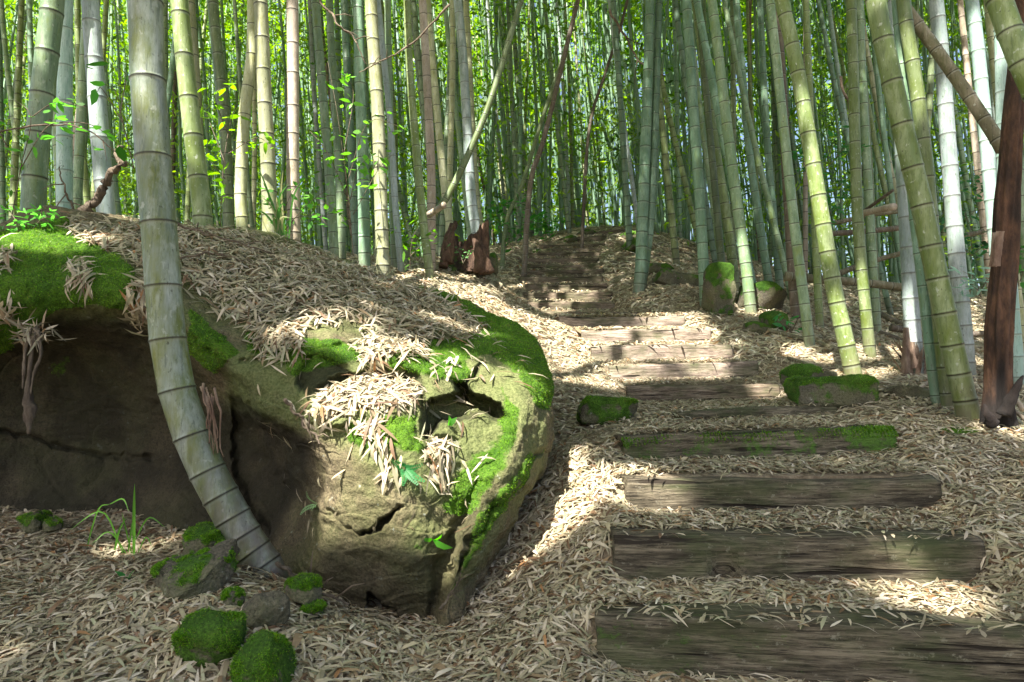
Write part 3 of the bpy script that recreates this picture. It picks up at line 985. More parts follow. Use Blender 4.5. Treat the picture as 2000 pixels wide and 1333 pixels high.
def ground_litter():
    mb_v = []; mb_q = []; mb_t = []; mb_c = []; off = 0
    # band: y range, x half-width factor, count, length, width
    for y0, y1, n, Lm, Wm in ((1.35, 2.6, 31000, .080, .0105), (2.6, 4.2, 47000, .084, .0110), (4.2, 7.0, 46000, .096, .0135), (7.0, 11, 70000, .13, .021), (11, 18, 56000, .17, .034)):
        y = np.sqrt(R.uniform(y0 ** 2, y1 ** 2, n)); x = R.uniform(-.82, .84, n) * y + R.normal(size=n) * .15
        tm = in_timber(x, y)
        keep = ~tm | (R.uniform(size=n) < .10)
        sw = step_h(x, y)[1]
        keep &= ~((sw > .6) & (y > 8.5) & (R.uniform(size=n) < .84))
        x, y, tm = x[keep], y[keep], tm[keep]
        z = H(x, y)
        nor = ground_normal(x, y)
        on = tm.copy()
        for i in range(len(STEPS)):          # a few lie on the beams
            a, b = SL[i], SR[i]
            s = np.clip((x - a[0]) / (b[0] - a[0]), 0, 1); yy = a[1] + s * (b[1] - a[1])
            m = tm & (np.abs(y - yy - .06) < .14) & (x > a[0] - .02) & (x < b[0] + .02)
            z = np.where(m, a[2] + s * (b[2] - a[2]) + .004, z)
        nor[on] = unit(np.array([0, 0, 1.0]) + .15 * rand_dirs(on.sum()))
        back = on & (R.uniform(size=len(x)) < .85)
        n = len(x)
        L = Lm * R.uniform(.4, 1.35, n); W = Wm * R.uniform(.55, 1.5, n)
        kind = R.uniform(size=n)
        stem = kind < .10; W[stem] = .16 * Wm * R.uniform(.7, 1.5, stem.sum()); L[stem] *= 1.3
        broad = kind > .985; W[broad] *= 2.0; L[broad] *= 1.15
        # grouped drifts of leaves lying the same way
        ang = fbm(np.stack([x * 3.2, y * 3.2, 0 * x], 1), 2) * 3.5
        dd = np.stack([np.cos(ang), np.sin(ang), 0 * ang], 1)
        keep = ~(on & ~back & (R.uniform(size=n) < .5))
        v, q, t = lay_leaves(np.stack([x, y, z], 1), nor, L, W, dd, .9, .022, .16 + .5 * (R.uniform(size=(n, 1)) < .10))
        mb_v.append(v); mb_q.append(q + off); mb_t.append(t + off); off += len(v)
        c = litter_cols(n)
        patch = fbm(np.stack([x * .9, y * .9, 0 * x + 3], 1), 3)
        c = c * (1 + .22 * patch)[:, None] * (1.15 if y0 > 6 else 1.0)
        mb_c.append(np.repeat(np.clip(c, .02, .75), 6, 0))
    for i in range(9, len(STEPS)):      # leaves lodged along the upper treads
        n = 110
        s = R.uniform(0, 1, n)[:, None]
        p = SL[i] * (1 - s) + SR[i] * s
        p[:, 1] += R.uniform(.0, .20, n); p[:, 2] += R.uniform(.004, .03, n)
        nor = unit(np.array([0, -.25, 1.0]) + .4 * rand_dirs(n))
        v, q, t = lay_leaves(p, nor, R.uniform(.05, .12, n), R.uniform(.012, .022, n))
        mb_v.append(v); mb_q.append(q + off); mb_t.append(t + off); off += len(v)
        mb_c.append(np.repeat(litter_cols(n), 6, 0))
    return build_mesh("leaf_litter", np.concatenate(mb_v), np.concatenate(mb_q), np.concatenate(mb_t), M_LITTER, False, None, {"col": np.concatenate(mb_c)})


tag(link("leaf_litter", ground_litter()), "carpet of dry tan bamboo leaves covering the ground and treads", "fallen leaves", kind="stuff")


def boulder_litter():
    areas = [
        ([(120, 432), (300, 440), (440, 450), (640, 496), (780, 540), (890, 600), (950, 645), (900, 670), (830, 668), (760, 645), (690, 628), (600, 640), (575, 668), (500, 655), (420, 612), (375, 560), (290, 560), (255, 505), (170, 478)], 8200, .10, .0125),
        ([(480, 640), (585, 665), (590, 700), (510, 705)], 260, .11, .013),
        ([(700, 650), (830, 660), (830, 700), (760, 720), (715, 720)], 420, .11, .013),
        ([(606, 800), (640, 768), (720, 742), (800, 752), (825, 772), (790, 806), (715, 800), (640, 826), (615, 828)], 650, .10, .0125),
        ([(715, 690), (750, 690), (745, 770), (700, 770)], 130, .1, .012),
        ([(700, 832), (735, 830), (760, 880), (780, 940), (762, 945), (735, 890)], 110, .11, .013),
        ([(830, 868), (880, 872), (880, 900), (866, 960), (848, 965), (835, 905)], 110, .10, .012),
        ([(250, 560), (290, 555), (300, 610), (262, 640)], 130, .11, .014),
        ([(140, 520), (175, 520), (178, 570), (145, 575)], 90, .11, .013),
        ([(0, 490), (25, 490), (20, 545), (0, 540)], 60, .11, .013),
        ([(0, 590), (25, 575), (22, 620), (0, 620)], 30, .11, .013),
        ([(820, 700), (930, 700), (940, 830), (840, 760)], 46, .11, .013),
        ([(760, 560), (1060, 700), (1060, 800), (900, 680)], 60, .10, .011),
        ([(450, 700), (960, 700), (960, 1050), (600, 1050)], 120, .09, .011),
    ]
    vs = []; qs = []; ts = []; cs = []; off = 0
    idx = np.where(vis)[0]
    pxs = bpx[idx]
    # area weight so that the leaves spread evenly in the world
    G = BV.reshape(NU, NV, 3)
    ar = np.linalg.norm(np.cross(np.gradient(G, axis=0), np.gradient(G, axis=1)), axis=2).ravel()
    for poly, n, L0, W0 in areas:
        m = in_poly(pxs + R.normal(size=pxs.shape) * 7, poly)
        c = idx[m]
        if not len(c): continue
        k = R.choice(c, n, p=ar[c] / ar[c].sum())
        k = k[(np.abs(BN[k][:, 2]) > .42) | (R.uniform(size=n) < .45)]
        n = len(k)
        p = BV[k] + rand_dirs(n) * .006
        nor = BN[k]
        down = np.array([0, 0, -1.0]) - nor * (-nor[:, 2:3])
        steep = 1 - np.abs(nor[:, 2])
        L = L0 * R.uniform(.5, 1.4, n); W = W0 * R.uniform(.6, 1.4, n)
        v, q, t = lay_leaves(p, nor, L, W, down * (.3 + 3.0 * steep[:, None]), 1.0, .025, .3)
        vs.append(v); qs.append(q + off); ts.append(t + off); off += len(v)
        cs.append(np.repeat(litter_cols(n), 6, 0))
    return build_mesh("leaf_litter", np.concatenate(vs), np.concatenate(qs), np.concatenate(ts), M_LITTER, False, None, {"col": np.concatenate(cs)})


tag(link("leaf_litter", boulder_litter()), "drift of dry bamboo leaves lying on the top and ledges of the big boulder", "fallen leaves", kind="stuff")

# ------------------------------------------------------------------ bamboo
def culm_mesh(name, path, r0, r1, gap, mat, nseg=14, nodes=None, low=.5, origin=(0, 0, 0), first=.25, detail=True, nodew=1.0):
    """tapered jointed culm along a path; nodes = arc lengths of the joints, or spacing 'gap'"""
    path = np.asarray(path, float)
    fine = resample(path, 200)
    s = np.concatenate([[0], np.cumsum(np.linalg.norm(np.diff(fine, axis=0), axis=1))])
    total = s[-1]
    if nodes is None:
        nodes = []; q = first * gap; g = gap * .55
        while q < total:
            nodes.append(q); q += g * R.uniform(.93, 1.07); g = min(gap, g * 1.08)
    rings = [(0.0, 1.0, 0, 0)]
    prev = 0.0
    for q in nodes:
        r = r0 + (r1 - r0) * q / total
        if q - prev > 6 * r:
            for f in (.35, .65): rings.append((prev + (q - prev) * f, .985, 0, 0))
        if detail:
            r = r * nodew
            rings += [(q - .42 * r, .995, 0, .0), (q - .2 * r, 1.0, 0, .8), (q - .1 * r, 1.03, .25, .3), (q - .055 * r, 1.05, 1, 0), (q, 1.03, 1, 0), (q + .05 * r, 1.07, .5, 0), (q + .14 * r, 1.03, 0, 0), (q + .4 * r, 1.0, 0, 0)]
        else:
            rings += [(q - .25 * r, 1.0, 0, .3), (q - .1 * r, 1.05, .9, 0), (q + .1 * r, 1.05, .7, 0), (q + .28 * r, 1.0, 0, 0)]
        prev = q
    rings.append((total, 1, 0, 0))
    rings = sorted([k for k in rings if 0 <= k[0] <= total])
    ss = np.array([k[0] for k in rings])
    pts = np.stack([np.interp(ss, s, fine[:, i]) for i in range(3)], 1)
    keep = np.concatenate([[True], np.diff(ss) > 1e-4])
    pts = pts[keep]; ss = ss[keep]
    f = np.array([k[1] for k in rings])[keep]; nf = np.array([k[2] for k in rings])[keep]; bl = np.array([k[3] for k in rings])[keep]
    T = unit(np.stack([np.interp(ss, s, g) for g in np.gradient(fine, s, axis=0).T], 1))
    ref = np.array([0.03, 1.0, 0.02]) if np.abs(T[:, 1]).mean() < .8 else np.array([0, 0, 1.0])
    S = unit(np.cross(T, ref)); B = unit(np.cross(S, T))
    rad = (r0 + (r1 - r0) * ss / total) * f * (1 + .16 * np.exp(-ss / .07))
    a = np.linspace(0, 2 * np.pi, nseg, endpoint=False)
    V = pts[:, None] + rad[:, None, None] * (np.cos(a)[None, :, None] * S[:, None] + np.sin(a)[None, :, None] * B[:, None])
    V = V.reshape(-1, 3)
    rep = lambda z: np.repeat(z, nseg)
    Q = grid_quads(len(pts), nseg, True)
    c0 = len(V); e = (len(pts) - 1) * nseg; j = np.arange(nseg); j2 = (j + 1) % nseg
    V = np.vstack([V, pts[0], pts[-1]])
    Tr = np.concatenate([np.stack([np.full(nseg, c0), j2, j], 1), np.stack([np.full(nseg, c0 + 1), e + j, e + j2], 1)])
    fl = {"node": np.append(rep(nf), [0, 0]), "bloom": np.append(rep(bl), [0, 0]),
          "low": np.append(rep(np.clip(1 - ss / low, 0, 1) if low > 0 else 0 * ss), [0, 0])}
    return build_mesh(name, V - np.asarray(origin), Q, Tr, mat, True, fl)


CULM_BASES = []


def culm(typ, label, pix, w0, w1, d=None, gap=.28, dlean=0.0, group="bamboo culms of the grove", nseg=16, up=7.0, low=.5, name="bamboo", parts=None):
    """pix: base first, then upward; w in photo pixels; d None = stands on the ground seen at the base pixel"""
    if d is None:
        b, d = hit(*pix[0])
    dd = d + dlean * np.linspace(0, 1, len(pix))
    pts = [P(p[0], p[1], q) for p, q in zip(pix, dd)]
    r0 = w0 * d / F / 2; r1 = w1 * d / F / 2
    base = pts[0].copy()
    h = H(base[0], base[1])[0]
    dirn = unit(pts[0] - pts[1])
    if base[2] > h - .03:                     # root it in the soil behind whatever hides its foot
        n = (base[2] - h + .12)
        pts = [base + dirn * n * .5 * np.array([.5, .5, 1]) + np.array([0, 0, -.5 * n * (1 - abs(dirn[2]))])] + pts
        pts[0][2] = h - .1
    else:
        pts = [base + dirn * .1] + pts
    t = unit(pts[-1] - pts[-2])
    Lv = np.linalg.norm(pts[-1] - pts[0])
    if up > 0:
        end = pts[-1] + unit(t + np.array([0, 0, .25])) * up
        tot = Lv + up
        pts = pts + [pts[-1] + t * up * .4, end]
        rt = max(.012, r1 * (1 - .35 * up / 7))
    else:
        rt = r1
    o0 = pts[0]
    CULM_BASES.append((o0[0], o0[1]))
    me = culm_mesh("culm", pts, r0, rt, gap, BM[typ], nseg, None, low, o0)
    if parts:
        e = empty(name, o0)
        tag(e, label, "bamboo", group)
        link("culm", me, e)
        return e, o0, d
    o = link(name, me, None, o0)
    tag(o, label, "bamboo", group)
    return o, o0, d


# the big curved culm in front of the boulder
HP = [(540, 1150), (523, 1120), (482, 1058), (440, 985), (405, 920), (374, 850), (346, 763), (328, 663), (319, 560), (310, 438), (299, 308), (289, 158), (284, 5), (281, -140)]
hd = hit(525, 1128)[1]
hpts = [P(p[0], p[1], hd) for p in HP]
hpts[0][2] -= .05
hero_o = hpts[0]
hero = empty("bamboo", hero_o)
tag(hero, "thick curved grey green bamboo culm growing up in front of the boulder", "bamboo", "bamboo culms of the grove")
hfull = hpts + [hpts[-1] + np.array([-.05, 0, 1.5]), hpts[-1] + np.array([-.1, .1, 6.0])]
hf = resample(hfull, 200); hs = np.concatenate([[0], np.cumsum(np.linalg.norm(np.diff(hf, axis=0), axis=1))])
hp2, _ = proj(hf)
hn = []
for ny in (1105, 1078, 1047, 1012, 970, 922, 852, 763, 664, 560, 437, 308, 158, 6, -160):
    hn.append(float(np.interp(-ny, -hp2[:, 1], hs)))
hn += [hn[-1] + .34 * k for k in range(1, 14)]
me = culm_mesh("culm", hfull, 68 * hd / F / 2, 53 * hd / F / 2, .3, BM['hero'], 40, hn, .95, hero_o, nodew=.62)
link("culm", me, hero)
# torn sheath threads at its side
mb = MB()
for k in range(7):
    x0 = 395 + k * 4 + R.uniform(-3, 3); y0 = 755 + R.uniform(-8, 20)
    pts = [P(x0 + R.uniform(-6, 6) + 14 * t, y0 + t * R.uniform(90, 150), hd - .02 - .03 * math.sin(t * 3)) for t in np.linspace(0, 1, 6)]
    v, q, t = tube(resample(pts, 12), np.linspace(.006, .002, 12) * R.uniform(.6, 1.3), 5, True, .3, k)
    mb.add(v, q, t, {"char_shade": 0, "moss": 0})
link("sheath", mb.mesh("sheath", M_SHEATH, hero_o), hero)

LEFT = [
    ("green", "broad grey green bamboo leaning right above the mossy end of the boulder", [(64, 445), (66, 380), (78, 230), (97, 60), (103, 0), (112, -120)], 46, 46, 4.7),
    ("blue", "bluish waxy bamboo beside the broad grey green one at the mossy end of the boulder", [(126, 440), (126, 250), (128, 0), (129, -120)], 30, 31, 5.3),
    ("white", "pale sunlit bamboo just left of the thick curved culm", [(208, 440), (200, 330), (184, 120), (176, 0), (170, -120)], 36, 38, 4.9),
    ("moss", "mossy yellow green bamboo just right of the thick curved culm", [(396, 445), (385, 330), (365, 160), (350, 0), (342, -100)], 38, 37, 4.9),
    ("pale", "pale bamboo half hidden by the mossy yellow green culm", [(392, 440), (386, 250), (378, 110), (370, 0), (364, -100)], 22, 23, 6.5),
    ("dark", "dark shaded bamboo between the mossy yellow green culm and the pair of pale ones", [(447, 445), (440, 250), (424, 90), (416, 0), (412, -80)], 22, 22, 6.6),
    ("pale", "crooked whitish bamboo, the left of two growing close together behind the boulder top", [(474, 455), (470, 370), (478, 220), (492, 110), (494, 0), (495, -90)], 24, 22, 6.2),
    ("pale", "stout pale green bamboo, the right of two growing close together behind the boulder top", [(527, 462), (524, 330), (516, 180), (511, 50), (509, 0), (506, -90)], 30, 30, 6.0),
    ("tan", "pinkish tan bamboo with bleached foot behind the boulder top", [(574, 462), (572, 330), (572, 200), (572, 80), (571, 0), (570, -90)], 26, 24, 6.2),
    ("green", "grey green bamboo next right of the pinkish tan one", [(652, 482), (640, 300), (626, 130), (616, 0), (612, -80)], 19, 19, 6.7),
    ("green", "slender grey bamboo with twigs across it, behind the leafy shrub", [(668, 492), (660, 300), (650, 150), (643, 0), (640, -80)], 16, 17, 7.0),
    ("jade", "smooth green bamboo just left of the stout pale pair at the boulder crest", [(712, 508), (710, 380), (704, 180), (699, 0), (696, -80)], 24, 18, 6.8),
    ("pale", "stout pale green bamboo at the boulder crest, streaked by twig shadows", [(748, 520), (744, 400), (738, 220), (728, 70), (724, 0), (721, -80)], 27, 26, 6.6),
    ("white", "thin bluish white bamboo behind the stout pale one at the boulder crest", [(783, 520), (772, 400), (764, 260), (746, 80), (738, 0), (735, -60)], 14, 12, 7.2),
    ("moss", "olive bamboo standing close left of the rust brown pole", [(839, 533), (826, 430), (812, 280), (800, 130), (795, 0), (793, -60)], 17, 15, 7.2),
    ("green", "grey green bamboo in front of the brown olive one at the boulder crest", [(770, 515), (765, 330), (760, 150), (757, 0), (756, -60)], 15, 14, 7.4),
    ("tan", "dead rust brown pole of bamboo left of the bright white culm", [(842, 480), (842, 330), (834, 160), (825, 0), (822, -60)], 18, 17, 7.8),
    ("pale", "yellowish sunlit bamboo bent at the foot, right of the rust brown pole", [(878, 440), (866, 350), (852, 200), (842, 90), (835, 0), (832, -60)], 16, 14, 9.4),
    ("pale", "thin creamy bamboo between the yellowish one and the bright white culm", [(876, 430), (880, 280), (884, 130), (884, 0), (884, -60)], 13, 13, 9.9),
    ("white", "bright white sunlit bamboo rising behind the rotten stump", [(932, 470), (920, 380), (912, 240), (904, 110), (894, 0), (890, -60)], 21, 17, 9.6),
    ("pale", "greenish bamboo with peeling foot at the right side of the rotten stump", [(951, 530), (942, 470), (930, 380), (922, 250), (916, 120), (910, 0), (908, -60)], 15, 11, None),
]
for r in LEFT:
    culm(r[0], r[1], r[2], r[3], r[4], r[5], gap=.30 if r[5] and r[5] < 6.4 else .26)

RIGHT = [
    ("jade", "left stem of the twin green bamboos standing alone beside the upper steps", [(1248, 573), (1252, 520), (1254, 450), (1262, 250), (1270, 0), (1272, -80)], 24, 12, None),
    ("jade", "right stem of the twin green bamboos standing alone beside the upper steps", [(1252, 570), (1262, 500), (1270, 430), (1279, 250), (1287, 0), (1290, -80)], 18, 12, None),
    ("jade", "smooth straight green bamboo with blackened foot beside the upright mossy stone", [(1378, 602), (1374, 520), (1366, 380), (1352, 180), (1341, 0), (1336, -90)], 22, 18, None),
    ("green", "pale lit green bamboo between the upright mossy stone and the flat slab", [(1467, 616), (1458, 530), (1440, 400), (1418, 230), (1398, 60), (1390, 0), (1383, -90)], 22, 19, None),
    ("moss", "olive bamboo just behind the pale lit one at the upright mossy stone", [(1436, 560), (1420, 430), (1396, 280), (1374, 120), (1358, 0), (1352, -80)], 19, 17, 9.6),
    ("jade", "blue green bamboo rising behind the flat stone slab", [(1500, 545), (1484, 440), (1464, 300), (1448, 120), (1438, 0), (1434, -80)], 16, 13, 10.5),
    ("jade", "slim blue green bamboo further back beyond the flat stone slab", [(1522, 550), (1512, 440), (1500, 300), (1490, 130), (1484, 0), (1480, -80)], 15, 13, 10.8),
    ("green", "bamboo with a dark sooty foot, left of the mossy block by the path", [(1582, 680), (1572, 600), (1554, 460), (1536, 300), (1518, 130), (1504, 0), (1498, -90)], 20, 17, None),
    ("moss", "leaning mossy bamboo lit on its left side, standing behind the mossy block", [(1668, 738), (1650, 660), (1628, 560), (1604, 420), (1578, 260), (1552, 110), (1526, 0), (1508, -90)], 32, 23, None),
    ("brown", "dead brown bamboo pole standing behind the flat stone slab", [(1558, 640), (1548, 520), (1540, 380), (1528, 200), (1516, 0), (1512, -80)], 22, 17, 8.4),
    ("moss", "shaded olive bamboo close left of the leaning mossy one", [(1602, 655), (1596, 540), (1590, 380), (1582, 200), (1574, 0), (1570, -80)], 15, 13, 8.0),
    ("moss", "straight yellow green bamboo right of the leaning mossy one", [(1700, 698), (1690, 600), (1676, 440), (1670, 280), (1666, 120), (1662, 0), (1660, -80)], 22, 20, None),
    ("jade", "thin smooth bamboo behind the straight yellow green one", [(1712, 620), (1702, 480), (1694, 330), (1686, 160), (1680, 0), (1678, -80)], 15, 13, 9.0),
    ("moss", "thick moss green bamboo leaning left, foremost of the clump by the dead trunk", [(1893, 822), (1880, 760), (1856, 660), (1830, 540), (1800, 400), (1768, 270), (1736, 130), (1710, 0), (1694, -90)], 42, 39, None),
    ("moss", "mossy golden bamboo directly behind the foremost leaning one of the clump", [(1856, 805), (1842, 690), (1828, 540), (1812, 360), (1794, 200), (1772, 60), (1764, 0), (1752, -90)], 28, 29, 4.5),
    ("jade", "blue green bamboo at the left edge of the clump by the dead trunk", [(1834, 806), (1822, 720), (1806, 580), (1788, 430), (1776, 300), (1764, 150), (1752, 0), (1748, -80)], 22, 24, 4.6),
    ("white", "white waxy bamboo with torn brown sheaths round its foot", [(1790, 735), (1782, 640), (1776, 520), (1768, 380), (1758, 200), (1748, 0), (1744, -80)], 31, 24, 5.6),
    ("white", "bright white bamboo crossed by the fallen diagonal pole", [(1886, 690), (1874, 560), (1862, 420), (1852, 280), (1840, 120), (1828, 0), (1820, -90)], 31, 26, 5.8),
    ("blue", "bluish white bamboo partly hidden by the dead red trunk", [(1965, 660), (1948, 500), (1934, 360), (1922, 220), (1908, 80), (1898, 0), (1892, -90)], 27, 26, 6.0),
    ("pale", "pale green bamboo at the right, behind the top of the fallen diagonal pole", [(1990, 620), (1972, 430), (1956, 250), (1942, 120), (1930, 0), (1926, -80)], 19, 19, 7.4),
    ("blue", "bluish bamboo at the right edge, seen below the leaning green culm", [(1995, 800), (1984, 700), (1974, 580), (1964, 430), (1960, 300), (1956, 100), (1952, 0)], 27, 24, 5.6),
    ("green", "bamboo at the right edge of view beyond the dead red trunk", [(2030, 700), (2008, 560), (1994, 420), (1984, 260), (1976, 100), (1970, 0)], 22, 20, 7.0),
]
for r in RIGHT:
    o, o0, d = culm(r[0], r[1], r[2], r[3], r[4], r[5], gap=.27, parts=("sheaths" in r[1]))
    if "sheaths" in r[1]:
        mb = MB()
        n = 46
        rr = 31 * d / F / 2
        an = R.uniform(0, 6.28, n)
        out = np.stack([np.cos(an), np.sin(an), 0 * an], 1)
        b0 = P(1789, 728, d) + out * rr * R.uniform(.95, 1.25, (n, 1)) + np.array([0, 0, 1.0]) * R.uniform(-.08, .12, (n, 1))
        dr = unit(out * R.uniform(-.1, .9, (n, 1)) + np.array([0, 0, 1.0]) + rand_dirs(n) * .25)
        v, q, t = leaf_arrays(b0, dr, unit(out + .2 * rand_dirs(n)), R.uniform(.08, .30, n), R.uniform(.012, .05, n), R.uniform(-.3, .3, n), .3)
        mb.add(v, q, t, {"char_shade": np.repeat(R.uniform(0, .4, n), 6), "moss": 0})
        # two broad dark flaps
        for (x0, x1, yb, yt) in ((1760, 1785, 735, 640), (1775, 1795, 720, 668)):
            u = np.linspace(0, 1, 8); w = np.linspace(0, 1, 6)
            G = np.array([[P(x0 + (x1 - x0) * (ww * (1 - .6 * uu) + .2 * uu), yb + (yt - yb) * uu, d - .075 - .03 * math.sin(ww * 3.14)) for ww in w] for uu in u]).reshape(-1, 3)
            G2 = G + np.array([0, .008, 0])
            mb.add(G, grid_quads(8, 6), None, {"char_shade": .25, "moss": 0}); mb.add(G2, grid_quads(8, 6)[:, ::-1], None, {"char_shade": .25, "moss": 0})
        link("sheath", mb.mesh("sheath", M_SHEATH, o0), o)

# leaning and fallen culms
LEANING = [
    ("dark", "leaning greenish bamboo pole crossing in front of the bright white culm", [(800, 480), (870, 390), (920, 290), (960, 190), (1012, 20), (1030, -40)], 15, 10, 8.0),
    ("brown", "dark dead bamboo leaning right above the start of the upper steps", [(1036, 360), (1060, 280), (1090, 160), (1124, 20), (1140, -40)], 11, 9, 11.0),
    ("dark", "thin dark pole leaning right, left of the dead one above the upper steps", [(990, 430), (1020, 360), (1060, 230), (1100, 110), (1130, 0)], 9, 8, 11.5),
    ("brown", "thin dead stem leaning right among the shaded culms right of the upper steps", [(1150, 260), (1180, 150), (1210, 60), (1230, -20)], 7, 6, 13.0),
]
for r in LEANING:
    culm(r[0], r[1], r[2], r[3], r[4], r[5], gap=.24, up=2.0, low=0, name="leaning_bamboo")


def pole(typ, label, pix, ds, w0, w1, gap=.3, name="fallen_bamboo", group="fallen bamboo poles"):
    pts = [P(p[0], p[1], q) for p, q in zip(pix, ds)]
    dm = float(np.mean(ds))
    me = culm_mesh("culm", pts, w0 * dm / F / 2, w1 * dm / F / 2, gap, BM[typ], 14, None, 0, pts[0])
    tag(link(name, me, None, pts[0]), label, "fallen pole", group)


POLES = [
    ("log", "mottled grey brown pole fallen diagonally across the white culms to the dead trunk", [(1960, 292), (1900, 200), (1830, 100), (1752, -6), (1700, -80)], [4.3, 4.4, 4.5, 4.6, 4.7], 24, 23),
    ("moss", "mossy green culm leaning out of the top corner across the dead red trunk", [(2060, 260), (2000, 130), (1958, 20), (1925, -90)], [3.6, 3.6, 3.65, 3.7], 46, 46),
    ("log", "thick fallen brown pole lying level behind the mossy block", [(1534, 540), (1600, 546), (1680, 552), (1765, 562)], [8.2, 8.2, 8.2, 8.2], 17, 16),
    ("tan", "cut pale pole end sticking out left of the white waxy bamboo", [(1690, 416), (1746, 404)], [7.6, 7.0], 12, 14),
    ("brown", "thin pole rising to the right behind the pale cut pole end", [(1686, 414), (1744, 372)], [7.7, 7.2], 7, 6),
    ("log", "long pale pole lying across the stand behind the leaning mossy bamboo", [(1590, 440), (1650, 432), (1700, 420), (1770, 412)], [10, 10, 10, 10], 9, 9),
    ("brown", "dark pole lying level below the pale cut pole end", [(1600, 458), (1680, 453), (1765, 445)], [9.5, 9.5, 9.5], 11, 11),
    ("log", "slanting pale pole behind the straight yellow green bamboo", [(1630, 538), (1690, 515), (1760, 495)], [9, 9, 9], 11, 10),
    ("log", "pale pole lying level behind the bright white bamboo", [(1850, 470), (1920, 452)], [8, 8], 11, 10),
    ("brown", "dark pole lying level low behind the bright white bamboo", [(1740, 640), (1830, 655), (1960, 650)], [7.4, 7.4, 7.4], 13, 12),
    ("log", "long thin grey pole lying on the slope behind the mossy block", [(1500, 645), (1590, 668), (1700, 705), (1772, 728)], None, 9, 8),
    ("log", "short grey pole lying at the sunlit streak of the slope", [(1540, 700), (1610, 722)], None, 7, 6),
    ("brown", "weathered pole lying downhill beside the white waxy bamboo", [(1690, 600), (1740, 625), (1790, 650)], None, 12, 12),
    ("brown", "dark rotting pole on the ground right of the straight yellow green bamboo", [(1690, 640), (1760, 665)], None, 11, 10),
    ("tan", "split pole leaning on the black hollow by the clump", [(1740, 775), (1790, 760), (1822, 742)], [4.8, 4.75, 4.7], 8, 7),
    ("tan", "short stick leaning against the foot of the dead red trunk", [(1998, 800), (1968, 758)], [4.0, 4.2], 9, 8),
    ("brown", "grey stick slanting at the right edge below the dead red trunk", [(2003, 820), (1945, 775)], [3.9, 4.1], 7, 8),
    ("tan", "short bleached pole stub jutting right from the rust brown pole", [(838, 420), (868, 400)], [7.6, 7.4], 12, 12),
]
for r in POLES:
    ds = r[3]
    if ds is None:
        ds = []; 
        for p in r[2]:
            ds.append(hit(p[0], p[1] + 3)[1] - .05)
    pole(r[0], r[1], r[2], ds, r[4], r[5])

# ------------------------------------------------------------------ the rest of the grove
GROVE = [
    ("slender bamboo culm of the dense thicket on the bank behind the big boulder", 0, 900),
    ("slender bamboo culm in the dense stand beyond the top of the steps", 900, 1330),
    ("slender shaded bamboo culm deep in the stand behind the fallen poles and mossy stones", 1330, 2000),
]
TYPES = ['green', 'jade', 'jade', 'moss', 'pale', 'white', 'tan', 'dark', 'green', 'jade', 'blue', 'brown']
TW = np.array([.20, .2, .12, .10, .07, .05, .03, .10, .04, .04, .03, .02]); TW /= TW.sum()
placed = [np.array(b) for b in CULM_BASES]
NGEN = 0
tries = 0
quota = [70, 92, 82]
while NGEN < sum(quota) and tries < 40000:
    tries += 1
    g = int(R.choice(3, p=[.3, .38, .32]))
    if quota[g] <= 0: continue
    lab, xa, xb = GROVE[g]
    px = R.uniform(xa - (60 if g == 0 else 0), xb + (60 if g == 2 else 0))
    d = {0: R.uniform(7.2, 20), 1: R.uniform(9.5, 22), 2: R.uniform(8.5, 20)}[g]
    if g == 2 and px > 1500 and R.uniform() < .5: d = R.uniform(7.5, 13)
    q = P(px, 600, d); x, y = q[0], q[1]
    z, w = step_h(np.array([x]), np.array([y]))
    if w[0] > .01: continue
    if y < 15.4:
        i = int(np.argmin(np.abs(SL[:, 1] - y)))
        if SL[i, 0] - .35 < x < SR[i, 0] + (.9 if y < 11 else .45): continue
    if abs(px - 1200) < 60 and y < 19 and y > 14: continue
    p2 = np.array([x, y])
    if min(np.linalg.norm(p2 - b) for b in placed) < .2: continue
    placed.append(p2)
    quota[g] -= 1; NGEN += 1
    z = float(H(x, y)[0])
    lean = np.array([-.075 if px > 700 else -.03, 0.0]) + R.normal(size=2) * np.array([.05, .04])
    hgt = R.uniform(10, 14)
    bend = R.normal(size=2) * .25
    pts = [np.array([x - lean[0] * .1, y, z - .1])]
    for t in (.12, .3, .55, .8, 1.0):
        off = lean * hgt * t + bend * math.sin(t * 3.1)
        pts.append(np.array([x + off[0], y + off[1], z + hgt * t]))
    r = R.uniform(.042, .068)
    typ = TYPES[R.choice(len(TYPES), p=TW)]
    if g == 2 and typ in ('white', 'pale') and R.uniform() < .5: typ = 'jade'
    me = culm_mesh("culm", pts, r, r * .55, R.uniform(.22, .32), BM[typ], 10, None, .5, pts[0], detail=d < 11)
    tag(link("bamboo", me, None, pts[0]), lab, "bamboo", "bamboo culms of the grove")
print("grove", NGEN)
mb = MB()
for k in range(850):
    y = R.uniform(15, 34); x = R.uniform(-.86, .86) * y
    if abs(x / y - .15) < .04 and y < 18: continue
    z = float(H(x, y)[0]); ln = R.normal(size=2) * .05 + np.array([-.07, 0]); hh = R.uniform(11, 15); bd = R.normal() * .3
    r = R.uniform(.036, .06)
    pts = resample([np.array([x, y, z - .1]), np.array([x + ln[0] * hh * .4 + bd, y, z + hh * .4]), np.array([x + ln[0] * hh, y + ln[1] * hh, z + hh])], 26)
    v, q, t = tube(pts, np.linspace(r, r * .5, 26), 6)
    mb.add(v, q, t, {"node": 0, "bloom": 0, "low": 0})
tag(link("bamboo_stand", mb.mesh("bamboo_stand", BM['jade'])), "far mass of slender bamboo stems merging into the shade of the hillside", "bamboo stand", kind="stuff")


# ------------------------------------------------------------------ foliage
GREENS = np.array([(0.07, 0.16, 0.02), (0.11, 0.22, 0.025), (0.16, 0.28, 0.03), (0.05, 0.12, 0.025), (0.20, 0.32, 0.04), (0.04, 0.09, 0.02)])


